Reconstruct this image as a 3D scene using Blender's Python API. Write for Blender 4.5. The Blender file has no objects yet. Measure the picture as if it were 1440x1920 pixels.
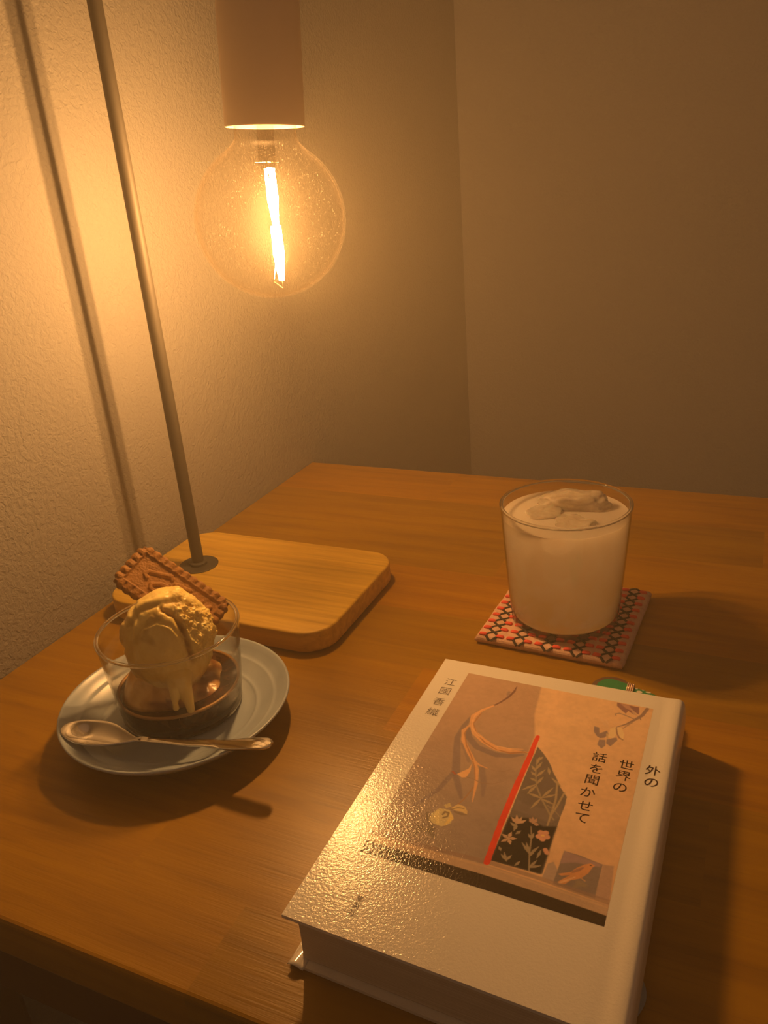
import bpy, bmesh, math, random
import numpy as np
from mathutils import Vector, Matrix, noise

C = bpy.context.scene.collection
SC = bpy.context.scene
random.seed(7)
PI = math.pi

# ------------------------------------------------------------------ camera, world, exposure
cam_d = bpy.data.cameras.new('camera')
cam = bpy.data.objects.new('camera', cam_d)
C.objects.link(cam)
cam_d.sensor_fit = 'VERTICAL'
cam_d.sensor_height = 36.0
cam_d.lens = 36.0 * 1526.7 / 1920.0
cam_d.clip_start = 0.01
_r = Vector((0.91074443, 0.40570175, -0.07714064)).normalized()
_f = Vector((-0.40226791, 0.82927658, -0.38791866)).normalized()
_u = _r.cross(_f).normalized()
cam.matrix_world = Matrix(((_r.x, _u.x, -_f.x, 0.0), (_r.y, _u.y, -_f.y, 0.0), (_r.z, _u.z, -_f.z, 0.294), (0, 0, 0, 1)))
SC.camera = cam
wd = bpy.data.worlds.new('world'); SC.world = wd; wd.use_nodes = True
wd.node_tree.nodes['Background'].inputs[0].default_value = (1.0, 0.52, 0.27, 1)
wd.node_tree.nodes['Background'].inputs[1].default_value = 0.11
SC.view_settings.view_transform = 'Standard'
SC.view_settings.look = 'None'
SC.view_settings.gamma = 1.0
SC.view_settings.use_curve_mapping = False
SC.view_settings.exposure = 0.0
SC.cycles.max_bounces = 16; SC.cycles.diffuse_bounces = 8; SC.cycles.transmission_bounces = 12; SC.cycles.volume_bounces = 1
LAMP_COLOR = (1.0, 0.47, 0.135, 1)
LAMP_STRENGTH = 1080.0

# ------------------------------------------------------------------ helpers
def tag(o, label=None, cat=None, group=None, kind=None):
    if label: o['label'] = label
    if cat: o['category'] = cat
    if group: o['group'] = group
    if kind: o['kind'] = kind
    return o

def empty(name, loc, rz=0.0):
    o = bpy.data.objects.new(name, None); C.objects.link(o)
    o.empty_display_size = 0.02
    o.location = loc; o.rotation_euler = (0, 0, rz)
    return o

def link(name, me, m=None, parent=None, smooth=True):
    o = bpy.data.objects.new(name, me); C.objects.link(o)
    if m: me.materials.append(m)
    if smooth and len(me.polygons):
        me.polygons.foreach_set('use_smooth', [True] * len(me.polygons))
    if parent: o.parent = parent
    return o

def from_bm(name, bm, m=None, parent=None, smooth=False, sharp=None):
    me = bpy.data.meshes.new(name); bm.normal_update(); bm.to_mesh(me); bm.free()
    o = link(name, me, m, parent, smooth)
    if sharp is not None: me.set_sharp_from_angle(angle=math.radians(sharp))
    return o

def from_py(name, v, f, m=None, parent=None, smooth=True, sharp=None):
    me = bpy.data.meshes.new(name); me.from_pydata([tuple(p) for p in v], [], f); me.update()
    o = link(name, me, m, parent, smooth)
    if sharp is not None: me.set_sharp_from_angle(angle=math.radians(sharp))
    return o

def box_bm(x0, x1, y0, y1, z0, z1, bev=0.0, seg=2, bm=None):
    b = bmesh.new()
    bmesh.ops.create_cube(b, size=1.0)
    for v in b.verts:
        v.co = Vector(((x0 + x1) / 2 + v.co.x * (x1 - x0), (y0 + y1) / 2 + v.co.y * (y1 - y0), (z0 + z1) / 2 + v.co.z * (z1 - z0)))
    if bev > 0:
        bmesh.ops.bevel(b, geom=list(b.edges), offset=bev, segments=seg, affect='EDGES', profile=0.5)
    return b

def lathe(name, prof, m, parent=None, seg=96, M=None, sharp=None, closed=False):
    """prof: list of (r, z); r=0 makes a pole"""
    v = []; f = []; rings = []
    for r, z in prof:
        if r <= 1e-7:
            rings.append([len(v)]); v.append(Vector((0, 0, z)))
        else:
            k = len(v); rings.append(list(range(k, k + seg)))
            for i in range(seg):
                a = 2 * PI * i / seg
                v.append(Vector((r * math.cos(a), r * math.sin(a), z)))
    pairs = list(zip(rings, rings[1:]))
    if closed: pairs.append((rings[-1], rings[0]))
    for a, b in pairs:
        for i in range(seg):
            j = (i + 1) % seg
            if len(a) == 1 and len(b) == 1: continue
            if len(a) == 1: f.append((a[0], b[j], b[i]))
            elif len(b) == 1: f.append((a[i], a[j], b[0]))
            else: f.append((a[i], a[j], b[j], b[i]))
    if M: v = [M @ p for p in v]
    o = from_py(name, v, f, m, parent, True, sharp)
    return o

def arc(cx, cz, r, a0, a1, n):
    return [(cx + r * math.cos(math.radians(a0 + (a1 - a0) * i / n)), cz + r * math.sin(math.radians(a0 + (a1 - a0) * i / n))) for i in range(n + 1)]

def tube_geo(pts, rad, seg=10, flat=1.0, up=Vector((0, 0, 1)), caps=True):
    pts = [Vector(p) for p in pts]
    n = len(pts); rads = rad if hasattr(rad, '__len__') else [rad] * n
    v = []; f = []
    for i, p in enumerate(pts):
        t = (pts[min(i + 1, n - 1)] - pts[max(i - 1, 0)]).normalized()
        u = up if abs(t.dot(up)) < 0.97 else Vector((1, 0, 0))
        s = t.cross(u).normalized(); w = s.cross(t).normalized()
        for k in range(seg):
            a = 2 * PI * k / seg
            v.append(p + s * (rads[i] * math.cos(a)) + w * (rads[i] * flat * math.sin(a)))
    for i in range(n - 1):
        for k in range(seg):
            j = (k + 1) % seg
            f.append((i * seg + k, i * seg + j, (i + 1) * seg + j, (i + 1) * seg + k))
    if caps:
        f.append(tuple(range(seg - 1, -1, -1))); f.append(tuple((n - 1) * seg + k for k in range(seg)))
    return v, f

def tube(name, pts, rad, m, parent=None, seg=10, flat=1.0, up=Vector((0, 0, 1)), sharp=60):
    v, f = tube_geo(pts, rad, seg, flat, up)
    return from_py(name, v, f, m, parent, True, sharp)

# ------------------------------------------------------------------ materials
class NT:
    def __init__(s, name):
        s.m = bpy.data.materials.new(name); s.m.use_nodes = True
        s.t = s.m.node_tree; s.b = s.t.nodes.get('Principled BSDF'); s.out = s.t.nodes.get('Material Output')
    def n(s, typ, **kw):
        x = s.t.nodes.new(typ)
        for k, val in kw.items():
            if k.startswith('i_'):
                key = k[2:].replace('_', ' ')
                x.inputs[int(key) if key.isdigit() else key].default_value = val
            else: setattr(x, k, val)
        return x
    def l(s, a, b): s.t.links.new(a, b)
    def coords(s, scale=(1, 1, 1), rot=(0, 0, 0), kind='Object', loc=(0, 0, 0)):
        tc = s.n('ShaderNodeTexCoord'); mp = s.n('ShaderNodeMapping')
        mp.inputs['Scale'].default_value = scale; mp.inputs['Rotation'].default_value = rot; mp.inputs['Location'].default_value = loc
        s.l(tc.outputs[kind], mp.inputs[0]); return mp.outputs[0]
    def noise(s, vec, scale, detail=3, rough=0.5, dist=0.0):
        x = s.n('ShaderNodeTexNoise'); x.inputs['Scale'].default_value = scale; x.inputs['Detail'].default_value = detail
        x.inputs['Roughness'].default_value = rough; x.inputs['Distortion'].default_value = dist
        s.l(vec, x.inputs['Vector']); return x.outputs['Fac']
    def ramp(s, fac, stops):
        r = s.n('ShaderNodeValToRGB'); e = r.color_ramp.elements
        while len(e) < len(stops): e.new(0.5)
        for el, (p, c) in zip(e, stops):
            el.position = p; el.color = (c[0], c[1], c[2], 1) if hasattr(c, '__len__') else (c, c, c, 1)
        s.l(fac, r.inputs[0]); return r.outputs[0]
    def mix(s, fac, a, b, mode='MIX'):
        x = s.n('ShaderNodeMix', data_type='RGBA', blend_type=mode)
        for inp, val in ((x.inputs[0], fac), (x.inputs[6], a), (x.inputs[7], b)):
            if isinstance(val, (int, float)): inp.default_value = val
            elif hasattr(val, '__len__'): inp.default_value = (val[0], val[1], val[2], 1)
            else: s.l(val, inp)
        return x.outputs[2]
    def bump(s, h, strength=0.3, dist=0.001, chain=None):
        x = s.n('ShaderNodeBump'); x.inputs['Strength'].default_value = strength; x.inputs['Distance'].default_value = dist
        s.l(h, x.inputs['Height'])
        if chain: s.l(chain, x.inputs['Normal'])
        return x.outputs[0]
    def set(s, **kw):
        for k, val in kw.items():
            inp = s.b.inputs[k.replace('_', ' ')]
            if isinstance(val, (int, float)): inp.default_value = val
            elif hasattr(val, '__len__'): inp.default_value = (val[0], val[1], val[2], 1) if len(val) == 3 and inp.type == 'RGBA' else val
            else: s.l(val, inp)
        return s

def plain(name, col, rough=0.5, **kw):
    t = NT(name); t.set(Base_Color=col, Roughness=rough, **kw); return t.m

def mat_wall(name, col):
    t = NT(name); c = t.coords()
    a = t.noise(c, 290, 3, 0.55, 0.6); b = t.noise(c, 900, 2, 0.5)
    mix = t.ramp(a, [(0.36, 0.0), (0.62, 1.0)])
    n1 = t.bump(mix, 0.7, 0.0007); n2 = t.bump(b, 0.25, 0.0002, n1)
    t.set(Base_Color=col, Roughness=0.75, Normal=n2); t.b.inputs['Specular IOR Level'].default_value = 0.12
    return t.m

def mat_table():
    t = NT('table_wood')
    oi = t.n('ShaderNodeObjectInfo')
    tc = t.n('ShaderNodeTexCoord'); add = t.n('ShaderNodeVectorMath', operation='ADD'); sc = t.n('ShaderNodeVectorMath', operation='SCALE')
    cmb = t.n('ShaderNodeCombineXYZ'); t.l(oi.outputs['Random'], cmb.inputs[0]); t.l(oi.outputs['Random'], cmb.inputs[1])
    t.l(cmb.outputs[0], sc.inputs[0]); sc.inputs['Scale'].default_value = 7.0
    t.l(tc.outputs['Object'], add.inputs[0]); t.l(sc.outputs[0], add.inputs[1])
    mp = t.n('ShaderNodeMapping'); mp.inputs['Scale'].default_value = (2.2, 26, 26); t.l(add.outputs[0], mp.inputs[0])
    g = t.noise(mp.outputs[0], 3.2, 6, 0.62, 0.5)
    mp2 = t.n('ShaderNodeMapping'); mp2.inputs['Scale'].default_value = (14, 330, 330); t.l(add.outputs[0], mp2.inputs[0])
    fine = t.noise(mp2.outputs[0], 2.4, 4, 0.6)
    big = t.noise(tc.outputs['Object'], 7.0, 2, 0.5)
    col = t.ramp(g, [(0.25, (0.26, 0.125, 0.001)), (0.5, (0.365, 0.186, 0.0015)), (0.75, (0.44, 0.235, 0.002))])
    tint = t.ramp(oi.outputs['Random'], [(0.0, (0.86, 0.90, 0.85)), (0.5, (1.0, 0.98, 1.0)), (1.0, (1.16, 1.05, 1.0))])
    col = t.mix(1.0, col, tint, 'MULTIPLY')
    pores = t.ramp(fine, [(0.30, 0.72), (0.42, 1.0)])
    col = t.mix(0.5, col, pores, 'MULTIPLY')
    rg = t.ramp(big, [(0.3, 0.30), (0.7, 0.40)])
    nb = t.bump(fine, 0.35, 0.00035)
    t.set(Base_Color=col, Roughness=rg, Normal=nb); t.b.inputs['Specular IOR Level'].default_value = 0.38
    return t.m

def mat_bamboo():
    t = NT('bamboo_wood')
    c = t.coords((3.5, 75, 75)); g = t.noise(c, 3.0, 5, 0.6, 0.3)
    c2 = t.coords((10, 420, 420)); fine = t.noise(c2, 2.0, 3, 0.6)
    tc = t.n('ShaderNodeTexCoord'); sep = t.n('ShaderNodeSeparateXYZ'); t.l(tc.outputs['Object'], sep.inputs[0])
    mul = t.n('ShaderNodeMath', operation='MULTIPLY'); t.l(sep.outputs[1], mul.inputs[0]); mul.inputs[1].default_value = 62.0
    fl = t.n('ShaderNodeMath', operation='FLOOR'); t.l(mul.outputs[0], fl.inputs[0])
    wn = t.n('ShaderNodeTexWhiteNoise', noise_dimensions='1D'); t.l(fl.outputs[0], wn.inputs['W'])
    strip = t.ramp(wn.outputs['Value'], [(0, (0.90, 0.88, 0.84)), (1, (1.06, 1.03, 1.0))])
    col = t.ramp(g, [(0.28, (0.50, 0.30, 0.030)), (0.5, (0.68, 0.44, 0.055)), (0.72, (0.80, 0.55, 0.085))])
    col = t.mix(1.0, col, strip, 'MULTIPLY')
    t.set(Base_Color=col, Roughness=0.42, Normal=t.bump(fine, 0.2, 0.0002)); return t.m

def mat_glass(name, tint=(1, 1, 1), edge=(0.8, 0.8, 0.76), spec=1.0, rough=0.0, ior=1.45, dust=0.0, fmax=1.0):
    t = NT(name); t.t.nodes.remove(t.b)
    lw = t.n('ShaderNodeLayerWeight'); lw.inputs['Blend'].default_value = 0.5
    p5 = t.n('ShaderNodeMath', operation='POWER'); t.l(lw.outputs['Facing'], p5.inputs[0]); p5.inputs[1].default_value = 5.0
    f0 = ((ior - 1) / (ior + 1)) ** 2
    fr = t.n('ShaderNodeMapRange'); t.l(p5.outputs[0], fr.inputs[0]); fr.inputs['To Min'].default_value = f0; fr.inputs['To Max'].default_value = fmax
    p4 = t.n('ShaderNodeMath', operation='POWER'); t.l(lw.outputs['Facing'], p4.inputs[0]); p4.inputs[1].default_value = 4.0
    col = t.mix(p4.outputs[0], tint, edge)
    tr = t.n('ShaderNodeBsdfTransparent'); t.l(col, tr.inputs[0])
    gl = t.n('ShaderNodeBsdfGlossy'); gl.inputs['Roughness'].default_value = rough
    mx = t.n('ShaderNodeMixShader'); t.l(fr.outputs[0], mx.inputs[0]); t.l(tr.outputs[0], mx.inputs[1]); t.l(gl.outputs[0], mx.inputs[2])
    last = mx.outputs[0]
    if dust > 0:
        c = t.coords(); nz = t.noise(c, 900, 2, 0.5); sp = t.ramp(nz, [(0.66, 0.0), (0.74, dust)])
        df = t.n('ShaderNodeBsdfDiffuse'); df.inputs[0].default_value = (0.9, 0.85, 0.8, 1)
        m2 = t.n('ShaderNodeMixShader'); t.l(sp, m2.inputs[0]); t.l(last, m2.inputs[1]); t.l(df.outputs[0], m2.inputs[2]); last = m2.outputs[0]
    t.l(last, t.out.inputs[0]); return t.m

def mat_emit(name, col, s):
    t = NT(name); t.t.nodes.remove(t.b); e = t.n('ShaderNodeEmission'); e.inputs[0].default_value = col; e.inputs[1].default_value = s
    t.l(e.outputs[0], t.out.inputs[0]); return t.m

M_WALL = mat_wall('wallpaper', (0.28, 0.273, 0.262)); M_WALL_LIFTED = mat_wall('wallpaper_back_lifted', (0.39, 0.375, 0.37))  # one paper on both walls; back colour lightened to offset weaker lamplight
M_TABLE = mat_table()
M_BAMBOO = mat_bamboo()
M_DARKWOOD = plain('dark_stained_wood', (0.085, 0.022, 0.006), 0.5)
M_METAL = plain('matte_dark_metal', (0.055, 0.050, 0.042), 0.58)
M_SOCKET = plain('glare_tinted_socket', (0.62, 0.50, 0.41), 0.6)  # dark socket shell; lens glare is put into its colour as brown
M_BULB = mat_glass('bulb_glass', (0.985, 0.975, 0.96), (0.86, 0.78, 0.68), ior=1.08, dust=0.05, rough=0.36, fmax=0.10)
M_STEM = mat_glass('stem_glass', (0.97, 0.95, 0.92), (0.8, 0.7, 0.6), rough=0.1, fmax=0.4)
M_WIRE = plain('support_wire', (0.8, 0.7, 0.5), 0.3, Metallic=1.0)
M_FIL = mat_emit('glowing_filament', LAMP_COLOR, LAMP_STRENGTH)
M_GLASS = mat_glass('tumbler_glass', (0.99, 0.99, 0.98), (0.62, 0.60, 0.54))
M_CREAM_EN = None

tg_ = NT('refracting_glass'); tg_.set(Base_Color=(0.97, 0.97, 0.95), Roughness=0.0, IOR=1.5); tg_.b.inputs['Transmission Weight'].default_value = 1.0
M_REFR = tg_.m
M_FOOT = mat_glass('thick_foot_glass', (0.95, 0.95, 0.93), (0.72, 0.69, 0.60), rough=0.12)
# ------------------------------------------------------------------ the room
WX = -0.4427      # left wall plane
BY = 1.277        # back wall plane
FZ = -0.72        # floor (table top is z = 0)
def struct(name, bm, m):
    o = from_bm(name, bm, m); tag(o, kind='structure'); return o
struct('wall_left', box_bm(WX - 0.1, WX, -1.2, BY + 0.1, FZ, 1.7), M_WALL)
struct('wall_back', box_bm(WX, 2.2, BY, BY + 0.1, FZ, 1.7), M_WALL_LIFTED)
tf = NT('carpet'); cf = tf.coords(); nf = tf.noise(cf, 500, 3, 0.6)
tf.set(Base_Color=tf.ramp(nf, [(0.3, (0.10, 0.09, 0.05)), (0.7, (0.17, 0.155, 0.09))]), Roughness=0.95, Normal=tf.bump(nf, 0.6, 0.003))
struct('floor', box_bm(WX - 0.1, 2.2, -1.2, BY + 0.1, FZ - 0.05, FZ), tf.m)
struct('baseboard_left', box_bm(WX, WX + 0.010, -1.2, BY, FZ, FZ + 0.06, 0.002), plain('baseboard_wood', (0.25, 0.12, 0.04), 0.5))
struct('baseboard_back', box_bm(WX + 0.010, 2.2, BY - 0.010, BY, FZ, FZ + 0.06, 0.002), bpy.data.materials['baseboard_wood'])

# faint haze volume, added to imitate lens glare about the bare filaments
th = NT('glare_scatter'); th.t.nodes.remove(th.b); vs_n = th.n('ShaderNodeVolumeScatter')
vs_n.inputs['Color'].default_value = (1.0, 0.92, 0.72, 1); vs_n.inputs['Density'].default_value = 0.25; vs_n.inputs['Anisotropy'].default_value = 0.0
th.l(vs_n.outputs[0], th.out.inputs['Volume'])
hz = from_bm('added_glare_haze', box_bm(WX + 0.001, 1.2, -0.6, BY - 0.001, FZ + 0.001, 1.2), th.m); tag(hz, 'thin warm haze added to imitate lens glare around the glowing bulb', 'haze', None, 'stuff')

# ------------------------------------------------------------------ table
TY0, TY1, TX0, TX1 = 0.161, 0.741, WX + 0.0012, 0.86
table = empty('wooden_table', (0.21, 0.45, FZ))
tag(table, 'varnished brown wooden table with straight front edge pushed against the left wall', 'table')
def tl(o):   # world geometry into the table's frame
    o.location = -Vector(table.location); return o
rows = [TY0, 0.206, 0.272, 0.337, 0.402, 0.468, 0.532, 0.598, 0.665, TY1]
tr = random.Random(11)
for i in range(len(rows) - 1):
    x = TX0; k = 0
    while x < TX1 - 1e-6:
        w = tr.uniform(0.26, 0.46)
        if k == 0: w *= tr.uniform(0.4, 1.0)
        x1 = x + w
        if TX1 - x1 < 0.15: x1 = TX1
        b = box_bm(x, x1, rows[i], rows[i + 1], -0.024, 0.0)
        es = []
        for e in b.edges:   # only outer top edges of the table are rounded
            a, c = e.verts[0].co, e.verts[1].co
            my = (a.y + c.y) / 2; mz = (a.z + c.z) / 2; mx = (a.x + c.x) / 2
            if (i == 0 and abs(my - TY0) < 1e-5 and abs(c.y - a.y) < 1e-6 and abs(a.z - c.z) < 1e-6): es.append(e)
            elif (i == len(rows) - 2 and abs(my - TY1) < 1e-5 and abs(a.z - c.z) < 1e-6 and abs(c.y - a.y) < 1e-6): es.append(e)
        if es: bmesh.ops.bevel(b, geom=es, offset=0.0025, segments=3, affect='EDGES', profile=0.5)
        cen = Vector(((x + x1) / 2, (rows[i] + rows[i + 1]) / 2, -0.012))
        bmesh.ops.translate(b, verts=b.verts, vec=-cen)
        o = from_bm('stave', b, M_TABLE, table)
        o.location = cen - Vector(table.location)
        x = x1; k += 1
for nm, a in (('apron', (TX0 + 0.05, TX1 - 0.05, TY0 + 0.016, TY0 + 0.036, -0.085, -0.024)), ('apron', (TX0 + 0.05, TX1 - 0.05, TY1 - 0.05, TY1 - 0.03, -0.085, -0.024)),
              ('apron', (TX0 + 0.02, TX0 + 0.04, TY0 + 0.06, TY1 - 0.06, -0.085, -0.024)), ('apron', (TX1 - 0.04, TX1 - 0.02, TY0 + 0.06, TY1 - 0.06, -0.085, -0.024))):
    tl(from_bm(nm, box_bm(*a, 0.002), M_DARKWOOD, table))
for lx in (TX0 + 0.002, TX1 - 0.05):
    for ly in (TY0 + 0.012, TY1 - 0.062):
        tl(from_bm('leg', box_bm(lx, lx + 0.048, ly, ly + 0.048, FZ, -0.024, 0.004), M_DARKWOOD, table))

# ------------------------------------------------------------------ table lamp
LB = Vector((-0.336, 0.4545, 0.0))
lamp = empty('table_lamp', LB)
tag(lamp, 'lamp with bamboo base and dark metal pole holding a large clear glowing bulb', 'lamp')
BT = 0.017
def rrect(hx, hy, r, n=10):
    p = []
    for cx, cy, a0 in ((hx - r, hy - r, 0), (-hx + r, hy - r, 90), (-hx + r, -hy + r, 180), (hx - r, -hy + r, 270)):
        for i in range(n + 1):
            a = math.radians(a0 + 90 * i / n); p.append((cx + r * math.cos(a), cy + r * math.sin(a), (math.cos(a), math.sin(a))))
    return p
def slab(name, hx, hy, r, z0, z1, bev, m, parent, n=10):
    out = rrect(hx, hy, r, n); N = len(out); v = []; f = []
    lv = [(z0, bev * 0.6)] + [(z0 + bev * 0.6, 0)] + [(z1 - bev * math.cos(math.radians(a)) * 1.0, 0 + bev * (1 - math.cos(math.radians(90 - a)))) for a in ()]
    lv = [(z0, bev)] + [(z0 + bev * (1 - math.cos(a)), bev * (1 - math.sin(a))) for a in (PI / 4, PI / 2)] + [(z1 - bev * (1 - math.sin(a)), bev * (1 - math.cos(a))) for a in (0, PI / 6, PI / 3, PI / 2)]
    for z, ins in lv:
        for x, y, nn in out: v.append((x - nn[0] * ins, y - nn[1] * ins, z))
    for k in range(len(lv) - 1):
        for i in range(N):
            j = (i + 1) % N; f.append((k * N + i, k * N + j, (k + 1) * N + j, (k + 1) * N + i))
    f.append(tuple(range(N - 1, -1, -1))); f.append(tuple((len(lv) - 1) * N + i for i in range(N)))
    return from_py(name, v, f, m, parent, True, 50)
slab('base', 0.094, 0.0635, 0.022, 0.0015, BT, 0.0016, M_BAMBOO, lamp)
slab('foot_pad', 0.088, 0.058, 0.018, 0.0, 0.0016, 0.0003, M_METAL, lamp)
P = Vector((-0.3885, 0.4585, 0)) - LB            # pole position in the lamp's frame
Mp = Matrix.Translation(P)
lathe('flange', [(0, BT), (0.0153, BT), (0.0155, BT + 0.0006), (0.0150, BT + 0.0011), (0, BT + 0.0012)], M_METAL, lamp, 64, Mp, 40)
lathe('collar', [(0.0, BT + 0.001), (0.0068, BT + 0.001), (0.0068, BT + 0.003), (0.0058, BT + 0.0038), (0, BT + 0.0038)], M_METAL, lamp, 48, Mp, 40)
PH = 0.50
lathe('pole', [(0, BT + 0.002), (0.0046, BT + 0.002), (0.0046, PH), (0.0, PH)], M_METAL, lamp, 40, Mp, 40)
# bulb axis (leans a little)
CB = Vector((-0.2904, 0.4701, 0.2692))
AX = Vector((0.0560, 0.0345, 0.9978)).normalized()
Xa = Vector((1, 0, 0)); Xa = (Xa - AX * Xa.dot(AX)).normalized(); Ya = AX.cross(Xa)
Mb = Matrix(((Xa.x, Ya.x, AX.x, CB.x - LB.x), (Xa.y, Ya.y, AX.y, CB.y - LB.y), (Xa.z, Ya.z, AX.z, CB.z - LB.z), (0, 0, 0, 1)))
SB = 0.0535                                      # socket rim above the globe's centre
soc = [(0.0185, SB + 0.030), (0.0232, SB + 0.028), (0.0232, SB + 0.0006), (0.0236, SB), (0.0240, SB), (0.0243, SB + 0.0006), (0.0243, SB + 0.0715)] + arc(0.0185, SB + 0.0715, 0.0058, 0, 90, 6) + [(0.0, SB + 0.0773)]
lathe('socket', soc, M_SOCKET, lamp, 72, Mb, 35)
top = Mb @ Vector((0, 0, SB + 0.077))
tube('cord', [top, top + Vector((0.0012, 0.001, 0.025)), Vector((top.x + 0.001, top.y, PH - 0.012))], 0.003, M_METAL, lamp, 12)
tube('arm', [(P.x - 0.012, P.y, PH - 0.006), (top.x + 0.03, top.y, PH - 0.006)], 0.0075, M_BAMBOO, lamp, 20)
# glass envelope: single skin, neck flowing into the globe
RG = 0.0476
prof = [(0.0, -RG)]
for i in range(1, 41):
    a = math.radians(-90 + i * 145 / 40)
    prof.append((RG * math.cos(a), RG * math.sin(a)))
a = math.radians(55); x0, z0 = RG * math.cos(a), RG * math.sin(a)
xe, ze = 0.0190, 0.0490
d0 = Vector((-math.sin(a), math.cos(a))); d1 = Vector((0.02, 1.0))
for i in range(1, 13):
    t = i / 12; h = 0.0052
    b0 = (1 - t) ** 3; b1 = 3 * t * (1 - t) ** 2; b2 = 3 * t * t * (1 - t); b3 = t ** 3
    q0 = Vector((x0, z0)); q3 = Vector((xe, ze)); q1 = q0 + d0 * h; q2 = q3 - d1 * h * 0.7
    q = q0 * b0 + q1 * b1 + q2 * b2 + q3 * b3; prof.append((q.x, q.y))
prof += [(0.0189, 0.052), (0.0188, 0.062)]
bulb = lathe('bulb', prof, M_BULB, lamp, 96, Mb)
# inner skin gives the rim of the glass its double line
lathe('inner_glass', [(r * 0.977, z * 0.977 if z < 0.04 else z) for r, z in prof], M_BULB, bulb, 96, Mb)
lathe('glass_stem', [(0.0, 0.029), (0.0035, 0.0295), (0.0055, 0.032), (0.0052, 0.036), (0.0050, 0.055), (0.0065, 0.060)], M_STEM, bulb, 40, Mb)
lathe('stem_flare', [(0.0, 0.0335), (0.0085, 0.0332), (0.0088, 0.0337), (0.0, 0.0342)], M_STEM, bulb, 40, Mb)
VW = Vector((-0.52, 0.85, 0.0))                  # one filament pair stands behind, one in front
def local(p): return Vector(p) - LB
for cpt, dd, zz in (((-0.2878, 0.4718, 0), 0.0080, (0.2995, 0.2640)), ((-0.2876, 0.4706, 0), -0.0078, (0.2660, 0.2330))):
    for s, lean in ((-1, 0.6), (1, -0.5)):
        side = Vector((0.85, 0.52, 0)) * (0.0014 * s)
        a = local(Vector((cpt[0], cpt[1], zz[0])) + VW * dd + side); b = local(Vector((cpt[0], cpt[1], zz[1])) + VW * dd + side * lean + Vector((0.0006, 0, 0)))
        tube('filament', [a, a.lerp(b, 0.5), b], [0.0018, 0.0029, 0.0017], M_FIL, bulb, 10)
        tube('support_wire', [Mb @ Vector((0, 0, 0.031)), a + Vector((0, 0, 0.0004))], 0.00025, M_WIRE, bulb, 6)
    b0 = local(Vector((cpt[0], cpt[1], zz[1])) + VW * dd)
    tube('support_wire', [b0, b0 - Vector((0, 0, 0.005)), Mb @ Vector((0, 0, -0.038 if dd < 0 else -0.036))], 0.0003, M_WIRE, bulb, 6)

# ------------------------------------------------------------------ saucer
SX, SY = -0.2935, 0.3055
saucer = empty('saucer', (SX, SY, 0))
tag(saucer, 'grey blue ceramic saucer with raised rings under the dessert glass', 'saucer')
tc_ = NT('blue_grey_glaze'); cc = tc_.coords(); nz_ = tc_.noise(cc, 60, 3, 0.5)
tc_.set(Base_Color=tc_.ramp(nz_, [(0.3, (0.37, 0.46, 0.56)), (0.7, (0.43, 0.52, 0.62))]), Roughness=0.30)
tc_.b.inputs['Specular IOR Level'].default_value = 0.55
sp = [(0, 0.0035), (0.030, 0.0035), (0.031, 0.0006), (0.034, 0.0), (0.0365, 0.0006), (0.038, 0.0030), (0.046, 0.0050), (0.0555, 0.0085), (0.0635, 0.0145), (0.0662, 0.0175)]
sp += [(0.0668, 0.0183), (0.0666, 0.0190), (0.0659, 0.0192), (0.0650, 0.0187), (0.0625, 0.0165), (0.0590, 0.0137), (0.0572, 0.0128), (0.0565, 0.0129), (0.0558, 0.0124), (0.0530, 0.0108),
       (0.0490, 0.0088), (0.0468, 0.0081), (0.0460, 0.0083), (0.0452, 0.0076), (0.0440, 0.0070), (0.040, 0.0067), (0, 0.0067)]
lathe('dish', sp, tc_.m, saucer, 128)
GZ = 0.0069

# ------------------------------------------------------------------ low dessert glass
GX, GY = -0.2955, 0.3125
dg = empty('dessert_glass', (GX, GY, GZ))
tag(dg, 'low clear straight sided glass of ice cream on the blue grey saucer', 'glass')
def tumbler(name, R0, R1, H, w, base, m, parent, seg=128):
    """R0 foot radius, R1 rim radius, inner floor at base"""
    pr = [(0, 0.0012), (R0 - 0.007, 0.0008), (R0 - 0.004, 0.0)] + [(R0 - 0.004 + 0.004 * math.sin(math.radians(a)), 0.004 - 0.004 * math.cos(math.radians(a))) for a in (25, 50, 75, 90)]
    for i in range(1, 9):
        t = i / 9; pr.append((R0 + (R1 - R0) * (t ** 0.85), 0.004 + (H - 0.0045 - 0.0005) * t))
    pr += [(R1, H - 0.0010), (R1 + 0.0001, H - 0.0005), (R1 - w * 0.4, H), (R1 - w, H - 0.0006)]
    for i in range(8, 0, -1):
        t = i / 9; pr.append((R0 + (R1 - R0) * (t ** 0.85) - w, 0.004 + (H - 0.0045 - 0.0005) * t if i > 1 else base + 0.004))
    pr += [(R0 - w - 0.0012, base + 0.0012), (R0 - w - 0.005, base), (0, base)]
    return lathe(name, pr, m, parent, seg)
tumbler('glass_wall', 0.0352, 0.0405, 0.054, 0.0008, 0.0042, M_GLASS, dg)
def rings(parent, R0, R1, H, mf):
    lathe('rim', [(R1 - 0.0006 + 0.0012 * math.cos(a), H + 0.0002 + 0.0010 * math.sin(a)) for a in [2 * PI * i / 14 for i in range(14)]], M_REFR, parent, 128, None, None, True)
    lathe('foot', [(R0 - 0.0026 + 0.0026 * math.cos(a) * (1 if math.cos(a) > 0 else 2.2), 0.0021 + 0.0018 * math.sin(a)) for a in [2 * PI * i / 16 for i in range(16)]], mf, parent, 128, None, None, True)
rings(dg, 0.0352, 0.0405, 0.054, M_REFR)

def inner_r(z):   # inside radius of the dessert glass at height z above its foot
    t = max(0.02, (z - 0.004) / 0.049)
    return 0.0352 + 0.0053 * t ** 0.85 - 0.0010

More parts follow.
